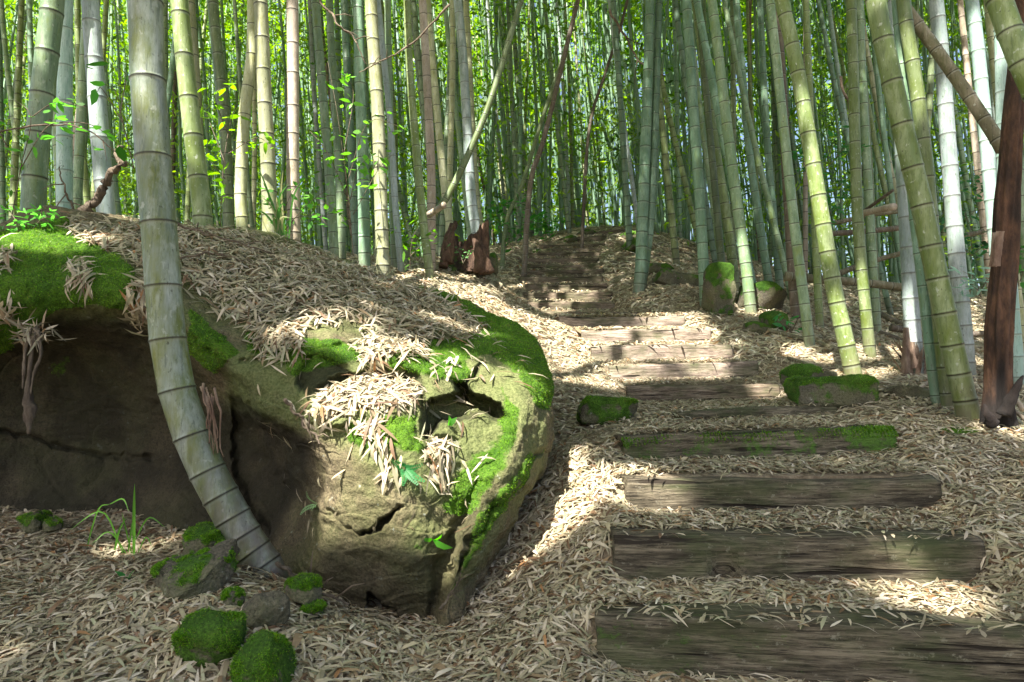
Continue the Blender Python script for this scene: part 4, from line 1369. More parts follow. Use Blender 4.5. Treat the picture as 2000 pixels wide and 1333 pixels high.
def leaf_cloud(cents, per, spread, Lm, Wm, cw, droop=-.35):
    n = len(cents) * per
    c = np.repeat(cents, per, 0)
    p = c + R.normal(size=(n, 3)) * np.repeat(np.broadcast_to(spread, (len(cents),)), per)[:, None] * np.array([1, 1, .6])
    d = rand_dirs(n); d[:, 2] = d[:, 2] * .5 + droop; d = unit(d)
    nor = rand_dirs(n, 1.3)
    L = np.repeat(np.broadcast_to(Lm, (len(cents),)), per) * R.uniform(.6, 1.3, n); W = np.repeat(np.broadcast_to(Wm, (len(cents),)), per) * R.uniform(.7, 1.3, n)
    nor = unit(nor - d * (nor * d).sum(1, keepdims=True))
    side = np.cross(nor, d)
    v = np.stack([p, p + d * L[:, None] * .4 + side * W[:, None] * .5, p + d * L[:, None] - nor * L[:, None] * .12, p + d * L[:, None] * .4 - side * W[:, None] * .5], 1)
    cc = np.repeat(GREENS[R.choice(len(GREENS), len(cents), p=cw)], per, 0) * R.uniform(.7, 1.3, (n, 1))
    q = (np.arange(n) * 4)[:, None] + np.array([[0, 1, 2, 3]])
    return v.reshape(-1, 3), q, np.repeat(np.clip(cc, 0, .6), 4, 0)


# far wood: crowns of the bamboo and trees beyond
nc = 9000
y = R.uniform(13, 45, nc); x = R.uniform(-.95, .95, nc) * y
z0 = H(x, y)
top = 1.0 + .60 * y + 1
z = z0 + .3 + (top - z0) * R.uniform(0, 1, nc) ** .9
keep = (vnoise(np.stack([x * .35, y * .35, z * .35], 1)) > -.5)
cents = np.stack([x, y, z], 1)[keep]
sc = cents[:, 1] / 20
bright = R.uniform(size=len(cents)) < np.clip(1.0 - (cents[:, 0] / cents[:, 1] + .12) * 1.8, .5, 1)
cents = cents[bright]; sc = sc[bright]
v, q, c = leaf_cloud(cents, 26, .55 * sc ** .5, .26 * sc, .075 * sc, [.10, .22, .30, .06, .29, .03])
me = build_mesh("foliage", v, q, None, M_LEAF, False, None, {"col": c})
tag(link("foliage", me), "mass of bright green bamboo leaves filling the gaps between the far culms", "foliage", kind="stuff")

# leaf layer added overhead to shade the path, openings cut for the sun flecks
def P3(px, py, d=None):
    if d is None: return hit(px, py)[0]
    return P(px, py, d)


FLECKS = [  # px, py, depth (None = ground), radius in photo pixels
    (1080, 1010, None, 62), (1130, 960, None, 50), (1040, 1060, None, 45), (1115, 905, None, 40), (1010, 630, None, 55), (1070, 690, None, 60), (960, 595, None, 40),
    (880, 545, None, 40), (1120, 740, None, 45), (930, 560, None, 30), (1235, 940, 3.2, 55), (1350, 990, None, 45), (1820, 1175, None, 55), (1700, 1150, None, 26),
    (60, 1262, None, 42), (300, 1075, None, 50), (480, 1105, None, 45), (560, 1160, None, 38), (1990, 842, None, 45), (1560, 690, None, 26), (1625, 705, None, 26),
    (1680, 745, None, 26), (1240, 470, None, 24), (700, 1245, None, 30), (1500, 770, 6.0, 24), (1300, 628, 8.1, 34), (1250, 660, 7.6, 48), (1360, 662, 7.6, 28), (1200, 690, 7.1, 34),
    (1310, 690, 7.1, 30), (1400, 690, 7.1, 20), (1400, 725, 6.6, 24), (1250, 725, 6.6, 20),
    (720, 770, 3.0, 78), (850, 900, 2.9, 72), (690, 845, 2.85, 60), (800, 705, 3.3, 70), (760, 900, 2.78, 60), (665, 960, 2.8, 44), (940, 760, 3.2, 60), (880, 960, 2.85, 55),
    (610, 650, 3.35, 50), (500, 660, 3.2, 36), (960, 830, 3.05, 45), (150, 500, 3.6, 46), (60, 520, 3.4, 40), (690, 620, 3.7, 50), (1040, 740, 3.5, 30), (870, 640, 4.1, 30),
    (430, 1220, None, 22), (650, 1000, 2.8, 30), (800, 1040, 2.72, 26),
    (905, 130, 8.4, 90), (915, 330, 8.4, 90), (880, 380, 8.2, 60), (860, 150, 8, 50), (190, 150, 4.9, 60), (1852, 330, 5.8, 80), (1918, 190, 6.0, 55), (1783, 660, 5.6, 40), (575, 360, 6.2, 60), (575, 180, 6.2, 30),
    (475, 330, 6.2, 50), (525, 120, 6.0, 60), (735, 330, 6.6, 60), (640, 380, 6.7, 40), (1650, 640, 5.6, 40), (1690, 600, 6.5, 40), (1450, 480, 8, 40), (380, 250, 4.9, 30), (470, 250, 5.4, 55), (90, 480, 3.7, 70), (25, 560, 3.25, 45), (205, 565, 3.35, 34), (1330, 626, 8.1, 40), (1190, 660, 7.6, 40), (1290, 655, 7.6, 50), (1330, 690, 7.1, 45), (1230, 725, 6.6, 40), (1350, 722, 6.6, 30), (1180, 660, None, 40), (1090, 640, None, 45), (690, 290, 6.1, 55), (640, 180, 6.1, 35), (120, 215, 4.4, 50), 
]
E1 = unit(np.cross(SUN, [0, 0, 1.0])); E2 = np.cross(SUN, E1)
fl = []
for px, py, d, r in FLECKS:
    q = P3(px, py, d)
    dd = q[1]
    fl.append((q @ E1, q @ E2, r * dd / F))
fl = np.array(fl)


DARK = [(x, y, hd, 50) for x, y in HP[:11]] + [(289, 60, hd, 60), (285, -60, hd, 60), (200, 700, 3.6, 90), (350, 900, 3.6, 60), (60, 800, 3.7, 90), (480, 900, 3.4, 50), (620, 1330, 2.2, 50), (200, 1240, None, 60), (420, 1270, None, 40),
        (1500, 960, 3.1, 80), (1700, 960, 3.1, 80), (1600, 1080, 2.6, 80), (1400, 1090, 2.6, 80), (1500, 1240, 2.2, 90), (1800, 1280, 2.1, 90), (1300, 1250, 2.2, 70), (1500, 865, 3.7, 60), (1300, 870, 3.6, 50), (1680, 865, 3.7, 60),
        (1960, 500, 3.9, 70), (1960, 700, 3.9, 60), (1800, 450, 4.2, 60), (1860, 700, 4.2, 50), (1900, 1000, None, 70), (1250, 1180, None, 50), (1400, 860, None, 50)]
dk = np.array([(P3(a, b, d) @ E1, P3(a, b, d) @ E2, r * P3(a, b, d)[1] / F) for a, b, d, r in DARK])


def in_fleck(p):
    a = p @ E1; b = p @ E2
    m = np.zeros(len(p), bool)
    w = 1 + .45 * vnoise(np.stack([a * 3.1, b * 3.1, 0 * a], 1))
    for u, v_, r in fl:
        m |= (a - u) ** 2 + (b - v_) ** 2 < (r * 1.12 * w + .02) ** 2
    for u, v_, r in dk:
        m &= ~((a - u) ** 2 + (b - v_) ** 2 < r ** 2)
    return m


n = 130000
gy_ = np.sqrt(R.uniform(.3, 18 ** 2, n)); gx_ = R.uniform(-1.0, 1.0, n) * (gy_ * .85 + 1.2)
p0 = np.stack([gx_, gy_, H(gx_, gy_) + R.uniform(0, 3, n)], 1)
q0 = p0 + SUN * R.uniform(9.5, 15, n)[:, None]
y2 = np.sqrt(R.uniform(15 ** 2, 34 ** 2, 45000)); x2 = R.uniform(.2, 1.0, 45000) * y2
p2 = np.stack([x2, y2, H(x2, y2) + R.uniform(0, 6, 45000)], 1)
q0 = np.concatenate([q0, p2 + SUN * R.uniform(9, 16, 45000)[:, None]])
xn = R.uniform(-4.2, 1.2, 16000); yn = R.uniform(.2, 4.2, 16000)
q0 = np.concatenate([q0, np.stack([xn, yn, H(xn, yn)], 1) + SUN * R.uniform(10, 14, 16000)[:, None]])
n = len(q0)
pp, zz = proj(q0)
vis_in = (zz > .5) & (pp[:, 0] > -40) & (pp[:, 0] < 2040) & (pp[:, 1] > -30)
ok = ~in_fleck(q0 - np.array([0, 0, .1])) & ~(vis_in & (q0[:, 1] < 14)) & (R.uniform(size=n) < .8)
q0 = q0[ok]
print("canopy", len(q0))
q0 = q0[(((q0 - SUN * 12)[:, 1]) < 7.5) | ((q0 - SUN * 12)[:, 1] > 15) | (R.uniform(size=len(q0)) < .10)]
ys = R.uniform(7.3, 15.2, 48000); xs = R.uniform(-1.0, 1.0, 48000) * (ys * .5) + ys * .1
pS = np.stack([xs, ys, H(xs, ys) + R.uniform(0, 2.5, len(xs))], 1) + SUN * R.uniform(9.5, 14, len(xs))[:, None]
nb = len(q0)
q0 = np.concatenate([q0, pS])
v, q, c = leaf_cloud(q0, 1, .01, np.where(np.arange(len(q0)) < nb, .48, .22), np.where(np.arange(len(q0)) < nb, .16, .07), [.2, .25, .25, .1, .15, .05])
lit = in_fleck(v).reshape(-1, 4).any(1)
v = v.reshape(-1, 4, 3)[~lit].reshape(-1, 3); c = c.reshape(-1, 4, 3)[~lit].reshape(-1, 3); q = q[:len(v) // 4]
me = build_mesh("foliage", v, q, None, M_LEAF, False, None, {"col": c})
tag(link("foliage", me), "leafy bamboo canopy added high overhead, gaps cut to shape the sun flecks", "canopy", kind="stuff")

# ------------------------------------------------------------------ stones
def ico(sub):
    import bmesh
    bm = bmesh.new(); bmesh.ops.create_icosphere(bm, subdivisions=sub, radius=1)
    V = np.array([v.co[:] for v in bm.verts]); T = np.array([[v.index for v in f.verts] for f in bm.faces]); bm.free()
    return V, T


ICO5, ICO4 = ico(6), ico(5)


def stone(label, px, py, d, size, rz=0, seed=0, boxy=.45, moss=.5, side_moss=.2, sink=.3, cuts=7, group="mossy stones by the path", tilt=(0, 0), top_bare=0.0, bare=False):
    """py = the pixel where its foot shows; size = half extents in metres"""
    V, T = (ICO5 if d < 4.5 else ICO4)
    V = V.copy()
    rs = np.random.default_rng(100 + seed)
    U = np.sign(V) * np.abs(V) ** boxy
    for k in range(cuts):
        nrm = rs.normal(size=3); nrm /= np.linalg.norm(nrm)
        lim = rs.uniform(.6, .92) * (np.abs(nrm).sum() ** .5)
        ex = np.maximum(U @ nrm - lim, 0)
        U = U - ex[:, None] * nrm * .95
    U = U * np.asarray(size)
    s0 = max(size)
    U = U + V * (fbm(U / s0 * 2.2 + seed * 3.3, 4) * .07 * s0)[:, None] + V * (fbm(U / s0 * 9 + seed, 3) * .015 * s0)[:, None]
    cx, sx = math.cos(tilt[0]), math.sin(tilt[0]); cy, sy = math.cos(tilt[1]), math.sin(tilt[1])
    Rx = np.array([[1, 0, 0], [0, cx, -sx], [0, sx, cx]]); Ry = np.array([[cy, 0, sy], [0, 1, 0], [-sy, 0, cy]])
    c, s = math.cos(rz), math.sin(rz)
    Rz = np.array([[c, -s, 0], [s, c, 0], [0, 0, 1]])
    U = U @ (Rz @ Ry @ Rx).T
    if d is None: d = hit(px, py)[1]
    foot = P(px, py, d)
    zmin = U[:, 2].min()
    ctr = foot + np.array([0, size[1] * .7, -zmin - sink * size[2]])
    # upward faces carry moss
    n = unit(V / np.asarray(size)) @ (Rz @ Ry @ Rx).T
    m = side_moss + moss * smooth01((n[:, 2] + .1) / .8) - top_bare * smooth01((n[:, 2] - .7) / .3)
    m = m + .3 * fbm(U / s0 * 2.6 + seed, 4) + (.16 if not bare else -.05)
    U = U + n * (smooth01((m - .4) / .25) * (.018 * min(s0, .2)) * (.6 + .8 * fbm(U * 60 + seed, 2)))[:, None]
    me = build_mesh("stone", U, None, T, M_ROCK, True, {"moss": m})
    o = link("stone", me, None, ctr)
    wgt = smooth01((m - .42) / .2) * (n[:, 2] > -.4)
    if d < 7 and wgt.sum() > 50:
        mo = link("moss", moss_fuzz(U, n, int((9000 if d < 3 else 4000) * s0 / .1), wgt, (.002, .0065)), o)
        mo["kind"] = "stuff"
    tag(o, label, "stone", group)
    return o


def px2m(p, d): return p * d / F


STONES = [
    # label, px, foot py, depth, (half w px, half depth m, half h px), rz, seed, kw
    ("bright green angular moss stone, the upper of two near the curved bamboo foot", 392, 1322, 2.05, (60, .08, 64), .2, 1, dict(moss=.4, side_moss=.5, tilt=(.7, .1), boxy=.38, cuts=11)),
    ("rounded dark green moss stone at the bottom edge of the view", 507, 1372, 1.98, (52, .09, 58), -.2, 2, dict(moss=.4, side_moss=.5, tilt=(.55, -.1), boxy=.45, cuts=11)),
    ("large mossy slab under leaves beside the curved bamboo foot", 352, 1194, 2.38, (80, .15, 35), .25, 3, dict(moss=.18, side_moss=.12, tilt=(.35, -.25), boxy=.4, cuts=11)),
    ("dark green stone leaning on the boulder behind the large mossy slab", 398, 1105, 2.75, (42, .10, 42), -.2, 4, dict(moss=.5, side_moss=.25, boxy=.5, tilt=(.2, 0))),
    ("bare grey stone in the leaves just below the curved bamboo foot", 510, 1232, 2.25, (42, .06, 36), .5, 5, dict(bare=True, moss=.15, side_moss=.0, boxy=.5, tilt=(.3, 0))),
    ("small dark stone between the grey stone and the large mossy slab", 448, 1200, 2.35, (20, .04, 24), .5, 12, dict(moss=.3, side_moss=.1, boxy=.6)),
    ("small mossy stone right of the curved bamboo foot", 590, 1182, 2.5, (32, .06, 28), -.5, 6, dict(moss=.55, side_moss=.1, boxy=.5)),
    ("little dark stone in the leaves below the boulder prow", 605, 1212, 2.45, (24, .04, 15), .1, 7, dict(moss=.5, side_moss=.2, boxy=.6)),
    ("grey stone lying in the hollow at the far left foot of the boulder", 52, 1042, 3.3, (24, .08, 20), .1, 8, dict(moss=.3, side_moss=.15, boxy=.6)),
    ("small stone beside the grey one in the hollow at the boulder foot", 92, 1042, 3.3, (16, .06, 14), .6, 9, dict(moss=.3, side_moss=.15, boxy=.6)),
    ("flat topped mossy block lying alone at the left edge of the path", 1190, 830, None, (58, .10, 28), .05, 10, dict(moss=.42, side_moss=.36, boxy=.35, sink=.15, cuts=4)),
    ("long squared mossy block lying at the foot of the leaning mossy bamboo", 1636, 797, None, (78, .17, 31), .05, 11, dict(moss=.28, side_moss=.34, boxy=.32, sink=.12, cuts=5)),
    ("rounded green stone behind the long squared mossy block", 1574, 757, 5.3, (36, .12, 24), .3, 13, dict(moss=.7, side_moss=.3, boxy=.6)),
    ("little grey stone on top of the rise behind the long squared block", 1622, 742, 5.6, (15, .06, 10), .3, 14, dict(bare=True, moss=.2, side_moss=.0, boxy=.6)),
    ("upright mossy stone standing between two bamboos right of the steps", 1411, 618, None, (27, .20, 54), .1, 15, dict(moss=.5, side_moss=.3, boxy=.5, sink=.05, top_bare=.5)),
    ("big flat mossy slab with leaves on it right of the upright stone", 1500, 622, 8.6, (44, .35, 40), -.2, 16, dict(moss=.55, side_moss=.15, boxy=.5, sink=.1, top_bare=.6, tilt=(.15, .25))),
    ("dark green stone with a leafy sprig in front of the flat mossy slab", 1518, 647, None, (24, .14, 24), .3, 17, dict(moss=.65, side_moss=.3, boxy=.6)),
    ("low mossy stone sunk in the slope below the pale lit bamboo", 1482, 655, None, (28, .12, 14), .3, 18, dict(moss=.6, side_moss=.1, boxy=.6, tilt=(0, .2))),
    ("overhanging dark ledge of rock left of the blackened bamboo foot", 1330, 575, 9.6, (48, .3, 22), .0, 19, dict(moss=.25, side_moss=.0, boxy=.45, tilt=(0, .22))),
    ("small dark rock higher up the slope above the overhanging ledge", 1292, 538, 10.6, (28, .25, 13), .0, 20, dict(moss=.3, side_moss=.1, boxy=.55, tilt=(0, .15))),
    ("rounded mossy rock behind the twin green bamboos", 1243, 490, 12.6, (22, .3, 14), .3, 21, dict(moss=.6, side_moss=.2, boxy=.6)),
    ("mossy rock beside the topmost timber of the steps", 1232, 468, 13.8, (18, .3, 10), .3, 22, dict(moss=.5, side_moss=.1, boxy=.6)),
    ("low mossy hump left of the top of the steps", 1110, 475, 14.0, (18, .25, 9), .3, 23, dict(moss=.4, side_moss=.1, boxy=.7)),
    ("second low mossy hump higher up left of the top of the steps", 1145, 463, 14.9, (16, .25, 9), .8, 24, dict(moss=.4, side_moss=.1, boxy=.7)),
    ("mossy lump at the right foot of the rotten stump", 963, 530, 9.0, (9, .2, 22), .0, 25, dict(moss=.5, side_moss=.1, boxy=.6)),
    ("dark black rock in the hollow left of the bamboo clump", 1790, 802, 4.75, (40, .15, 36), .2, 26, dict(bare=True, moss=.05, side_moss=.0, boxy=.5)),
    ("low mossy stone flush with the ground at the right of the mossy timber", 1880, 856, None, (42, .10, 9), .1, 27, dict(moss=.45, side_moss=.1, boxy=.6)),
    ("pale yellowish mossy rock far up among the culms right of the steps", 1385, 478, 14.5, (13, .3, 15), .1, 28, dict(moss=.5, side_moss=.3, boxy=.6)),
]
for (lab, px, py, d, sz, rz, sd, kw) in STONES:
    dd = d if d is not None else hit(px, py)[1]
    stone(lab, px, py, dd, (px2m(sz[0], dd), sz[1], px2m(sz[2], dd)), rz, sd, **kw)


# ------------------------------------------------------------------ rotten stump and dead trunk
def stump():
    d = 8.5
    nseg, nz = 64, 34
    a = np.linspace(0, 2 * np.pi, nseg, endpoint=False)
    base = P(903, 520, d); base[2] = min(base[2], H(base[0], base[1])[0]) - .15
    r0 = px2m(44, d)
    tall = .47 + .12 * np.clip(np.cos(a - .2), -1, 1) + .07 * fbm(np.stack([np.cos(a) * 2.5, np.sin(a) * 2.5, 0 * a + 2], 1), 3) + .07 * fbm(np.stack([np.cos(a) * 9, np.sin(a) * 9, 0 * a + 7], 1), 2)
    V = []
    for k in range(nz):
        t = k / (nz - 1)
        rr = r0 * (1.12 - .38 * t) * (1 + .16 * fbm(np.stack([np.cos(a) * 2.4, np.sin(a) * 2.4, 0 * a + t * 1.1], 1), 3) + .05 * fbm(np.stack([np.cos(a) * 9, np.sin(a) * 9, 0 * a + t * 2.5], 1), 2))
        V.append(np.stack([base[0] + np.cos(a) * rr + .10 * t, base[1] + np.sin(a) * rr * .8, base[2] + .1 + tall * t], 1))
    for k in range(14):           # down into the hollow
        t = 1 - k / 13 * .75
        rr = r0 * (1.12 - .38) * (.80 - .1 * k / 13) * (1 + .2 * fbm(np.stack([np.cos(a) * 3, np.sin(a) * 3, 0 * a + 5 + t], 1), 3))
        V.append(np.stack([base[0] + np.cos(a) * rr + .10 * t, base[1] + np.sin(a) * rr * .8, base[2] + .1 + tall * t], 1))
    V = np.concatenate(V)
    mo = np.clip(.45 - (V[:, 0] - base[0]) / r0 * .5 - .1, 0, .55) * smooth01((.5 - (V[:, 2] - base[2])) / .3 + .4)
    me = build_mesh("stump", V - base, grid_quads(nz + 14, nseg, True), None, M_STUMP, True, {"char_shade": np.tile(.85 * np.exp(-((a - 4.45) / .5) ** 2), nz + 14) * smooth01((.42 - (V[:, 2] - base[2])) / .25), "moss": mo})  # shade of the rotted front hollow painted into the wood colour
    e = empty("tree_stump", base)
    tag(e, "rotten reddish brown tree stump with a jagged top on the bank left of the steps", "stump")
    link("trunk", me, e)
    mb = MB()
    for k, (x, y, h) in enumerate(((866, 508, 70), (874, 500, 66), (930, 520, 60), (944, 525, 52))):
        pts = [P(x, y + 14, d - .3), P(x + 6, y - h * .5, d - .24), P(x + 16, y - h, d - .12)] if k < 2 else [P(x + 6, y + 10, d - .3), P(x + 2, y - h * .5, d - .24), P(x - 8, y - h, d - .15)]
        v, q, t = tube(resample(pts, 14), np.linspace(.07, .025, 14), 9, True, .4, k)
        mb.add(v, q, t, {"char_shade": 0, "moss": .35 if k < 2 else 0})
    link("root", mb.mesh("root", M_STUMP, base), e)


stump()


def dead_trunk():
    d = 3.95
    line = [(1955, 840, 42), (1950, 790, 33), (1950, 730, 30), (1952, 640, 30), (1958, 540, 29), (1964, 440, 29), (1970, 330, 28), (1977, 230, 25), (1985, 130, 22), (1995, 20, 20), (2002, -80, 19)]
    pts = resample([P(x, y, d) for x, y, w in line], 120)
    w = np.interp(np.linspace(0, 1, 120), np.linspace(0, 1, len(line)), [l[2] for l in line])
    nseg = 48
    a = np.linspace(0, 2 * np.pi, nseg, endpoint=False)
    T, S, B = frames(pts)
    z = np.linspace(0, 1, 120)
    A, Z = np.meshgrid(a, z)
    q = np.stack([np.cos(A) * 1.4, np.sin(A) * 1.4, Z * 3.0], -1).reshape(-1, 3)
    q2 = np.stack([np.cos(A) * 5, np.sin(A) * 5, Z * 5.0], -1).reshape(-1, 3)
    rr = (px2m(w, d)[:, None]) * .82 * (1 + .2 * fbm(q + 3, 3) + .12 * fbm(q2, 3) - .16 * np.abs(vnoise(q2 * np.array([2.2, 2.2, .5]))) + .05 * vnoise(q2 * np.array([5.0, 5, 1.2]))).reshape(120, nseg)
    # long rotted hollow low on the right hand side
    hol = np.exp(-((A - 5.1 + np.pi * 0) / .55) ** 2) * smooth01((.30 - Z) / .12) * smooth01(Z / .03 + .2)
    rr = rr * (1 - .55 * hol)
    V = pts[:, None] + rr[..., None] * (np.cos(A)[..., None] * S[:, None] + np.sin(A)[..., None] * B[:, None])
    base = pts[0].copy()
    char_shade = np.clip(hol * 1.3 + smooth01((.17 - Z) / .1 + .25 * fbm(q * 1.5, 3).reshape(120, nseg)), 0, 1)
    me = build_mesh("trunk", V.reshape(-1, 3) - base, grid_quads(120, nseg, True), None, M_ROT, True, {"char_shade": char_shade.ravel() * .95, "moss": .05 + 0 * char_shade.ravel()})
    e = empty("dead_tree", base)
    tag(e, "dead rotten red brown tree trunk with a black charred hollow foot at the right edge", "dead tree")
    link("trunk", me, e)
    mb = MB()
    for k, (x0, y0, x1, y1, x2, y2, r) in enumerate(((1962, 812, 1984, 760, 1998, 735, .04), (1940, 830, 1930, 810, 1922, 790, .035))):
        v, q, t = tube(resample([P(x0, y0, d - .1), P(x1, y1, d - .11), P(x2, y2, d - .06)], 16), np.linspace(r, .006, 16), 8, True, .5, k)
        mb.add(v, q, t, {"char_shade": .9, "moss": 0})
    link("root", mb.mesh("root", M_ROT, base), e)
    mb = MB()
    u = np.linspace(0, 1, 16); g = np.linspace(0, 1, 8)
    G = np.array([[P(1938 + 16 * gg + 8 * uu, 520 - 68 * uu, d - px2m(30, d) - .012 - .012 * math.sin(gg * 3.14)) for gg in g] for uu in u]).reshape(-1, 3)
    G = G + rand_dirs(len(G)) * .002
    mb.add(G, grid_quads(16, 8), None, {"char_shade": 0, "moss": 0})
    mb.add(G + np.array([0, .03, 0]), grid_quads(16, 8)[:, ::-1], None, {"char_shade": 0, "moss": 0})
    link("bark", mb.mesh("bark", M_SHEATH, base), e)
    mb = MB()
    for k in range(9):
        x0 = 1962 + R.uniform(-4, 20); y0 = 18 + R.uniform(-10, 20)
        pts = [P(x0, y0, d - .1), P(x0 + R.uniform(-20, 10), y0 + R.uniform(10, 28), d - .16), P(x0 + R.uniform(-24, 30), y0 + R.uniform(20, 50), d - .12)]
        v, q, t = tube(resample(pts, 8), np.linspace(.009, .002, 8), 5, True, .2, k); mb.add(v, q, t, {"char_shade": 0, "moss": 0})
    link("twig", mb.mesh("twig", M_TWIG, base), e)


dead_trunk()

# ------------------------------------------------------------------ small plants
def blade(mb, pts, w, colr, nseg=10):
    pts = resample(pts, nseg)
    T = unit(np.gradient(pts, axis=0))
    side = unit(np.cross(T, np.array([0.15, -1.0, .25])))
    ww = w * np.sin(np.clip(np.linspace(.18, 1, nseg), 0, 1) * np.pi) ** .7
    ww[-1] = .0004
    nrm = np.cross(side, T)
    L_, C_, R_ = pts - side * ww[:, None] / 2 + nrm * ww[:, None] * .15, pts, pts + side * ww[:, None] / 2 + nrm * ww[:, None] * .15
    V = np.stack([L_, C_, R_], 1).reshape(-1, 3)
    mb.add(V, grid_quads(nseg, 3), None, None, colr)


# tuft of long grass left of the curved bamboo
b0, gd = hit(255, 1092)
e = empty("grass_tuft", b0)
tag(e, "tuft of long arching grass blades in front of the dark hollow", "grass tuft")
for k, (bx, by, mx, my, tx, ty, w) in enumerate(((262, 1100, 262, 1010, 263, 945, .014), (222, 1088, 232, 1040, 247, 1010, .010), (160, 1110, 190, 1000, 215, 985, .007), (215, 985, 240, 975, 252, 1000, .006),
        (240, 1080, 200, 1000, 130, 1040, .007), (262, 1060, 290, 1012, 322, 1030, .007), (270, 1080, 285, 1050, 298, 1070, .006), (258, 1085, 245, 1030, 238, 1000, .006), (252, 1090, 215, 1040, 180, 1062, .006), (250, 1080, 256, 1040, 258, 1020, .008))):
    mb = MB()
    blade(mb, [P(bx, by, gd), P(mx, my, gd - .03), P(tx, ty, gd - .08)], w, (.10, .26, .035) if k else (.14, .36, .05))
    link("blade", mb.mesh("blade", M_LEAF, b0, False), e)


def sprig(label, pts, leaf_px, n, d, colr, name="sapling", cat="plant", w_ratio=.42, leaf_zone=.15, stemr=.004, spread=1.0):
    """thin woody stems with leaves along them; pts = list of stems in photo pixels"""
    o0 = P(pts[0][0][0], pts[0][0][1], d)
    o0z = H(o0[0], o0[1])[0]
    e = empty(name, o0)
    tag(e, label, cat, None)
    ms = MB(); lv = []; lq = []; lt = []; lc = []; off = 0
    for si, st in enumerate(pts):
        W = np.array([P(p[0], p[1], d + R.uniform(-.25, .25) * spread * (j > 0)) for j, p in enumerate(st)])
        f = resample(W, 30)
        v, q, t = tube(f, np.linspace(stemr, stemr * .35, 30), 5, True, .1, si)
        ms.add(v, q, t, {"char_shade": 0, "moss": 0})
        k = n
        tt = R.uniform(leaf_zone, 1, k)
        idx = (tt * 29).astype(int)
        p = f[idx] + R.normal(size=(k, 3)) * leaf_px * d / F * .35
        dirn = rand_dirs(k); dirn[:, 2] = dirn[:, 2] * .4 - .12; dirn = unit(dirn)
        nor = rand_dirs(k, 1.6); nor = unit(nor - dirn * (nor * dirn).sum(1, keepdims=True))
        L = leaf_px * d / F * R.uniform(.6, 1.25, k)
        v, q, t = leaf_arrays(p, dirn, nor, L, L * w_ratio * R.uniform(.8, 1.2, k), R.uniform(-.3, .1, k), .12)
        lv.append(v); lq.append(q + off); lt.append(t + off); off += len(v)
        lc.append(np.repeat(np.clip(np.array(colr) * R.uniform(.65, 1.35, (k, 1)), 0, .7), 6, 0))
    link("stem", ms.mesh("stem", M_TWIG, o0), e)
    me = build_mesh("leaves", np.concatenate(lv) - o0, np.concatenate(lq), np.concatenate(lt), M_LEAF, False, None, {"col": np.concatenate(lc)})
    link("leaves", me, e)


LIME = (.17, .36, .03); MID = (.09, .24, .03); DEEP = (.05, .15, .04)
sprig("leafy lime green sapling between the mossy yellow bamboo and the pale pair", [[(430, 450), (436, 330), (450, 240), (470, 190)], [(440, 320), (410, 240), (400, 215)], [(446, 300), (500, 270), (530, 285)], [(448, 270), (420, 190), (440, 170)], [(440, 350), (400, 300), (392, 270)]], 24, 16, 5.4, LIME)
sprig("leafy shrub with thin twigs in front of the grey bamboos right of the tan pole", [[(690, 500), (680, 380), (660, 230), (640, 120)], [(684, 400), (640, 300), (600, 250)], [(680, 350), (720, 240), (790, 250)], [(672, 300), (690, 180), (660, 140)], [(688, 440), (640, 400), (590, 380)], [(690, 420), (740, 330), (770, 300)], [(684, 390), (700, 330), (730, 300)]], 20, 17, 6.1, (.13, .32, .05))
sprig("dark leafed shrub low behind the boulder crest left of the olive bamboo", [[(800, 540), (805, 470), (830, 420)], [(800, 510), (780, 470), (770, 450)], [(802, 500), (830, 470), (850, 440)]], 18, 16, 7.2, (.10, .24, .03))
sprig("green leafed branch reaching across the white bamboo at the left", [[(20, 440), (40, 330), (60, 230), (20, 190)], [(60, 230), (110, 200), (170, 210)], [(40, 330), (90, 250), (130, 240)], [(20, 300), (-20, 220), (-40, 200)], [(100, 240), (180, 245), (250, 300)]], 26, 12, 4.4, (.10, .28, .05))
sprig("low ferny plants at the far left end of the boulder top", [[(40, 470), (30, 430), (5, 400)], [(45, 465), (60, 420), (90, 410)], [(30, 470), (20, 450), (-10, 440)], [(60, 455), (80, 430), (110, 420)]], 22, 24, 4.0, (.12, .34, .07), w_ratio=.3)
sprig("two broad dark leaves on a stalk close left of the thick curved culm", [[(262, 330), (240, 240), (225, 180), (205, 165)], [(240, 240), (200, 175), (190, 180)], [(235, 220), (245, 150), (228, 130)]], 42, 3, 4.2, (.07, .22, .04))
sprig("slender plant on the crest between the pale pair and the tan bamboo", [[(555, 470), (560, 400), (590, 345)], [(556, 450), (600, 400), (640, 370)], [(553, 450), (530, 400), (520, 370)], [(560, 430), (615, 420), (640, 440)]], 18, 14, 5.8, (.09, .26, .05))
sprig("bushy green undergrowth plant left of the upper steps", [[(1000, 490), (1005, 440), (1020, 380)], [(1000, 480), (970, 440), (960, 400)], [(1005, 470), (1040, 430), (1060, 420)], [(1000, 470), (985, 420), (990, 390)]], 15, 40, 11.5, (.07, .24, .05))
sprig("dark bush at the left foot of the topmost steps", [[(1075, 475), (1070, 440), (1055, 415)], [(1075, 470), (1085, 440), (1100, 425)], [(1080, 470), (1060, 450), (1040, 440)]], 13, 36, 13.2, (.05, .18, .03))
sprig("leafy sprig growing by the dark green stone at the flat slab", [[(1545, 650), (1530, 625), (1515, 612)], [(1546, 650), (1560, 620), (1570, 615)]], 20, 9, 7.4, (.07, .26, .08), w_ratio=.35)
sprig("sparse leafy bush among the culms right of the leaning mossy bamboo", [[(1620, 480), (1610, 340), (1640, 250)], [(1612, 380), (1570, 320), (1550, 290)], [(1615, 330), (1660, 280), (1690, 290)], [(1618, 420), (1650, 380), (1640, 340)]], 18, 26, 8.4, (.05, .17, .05))
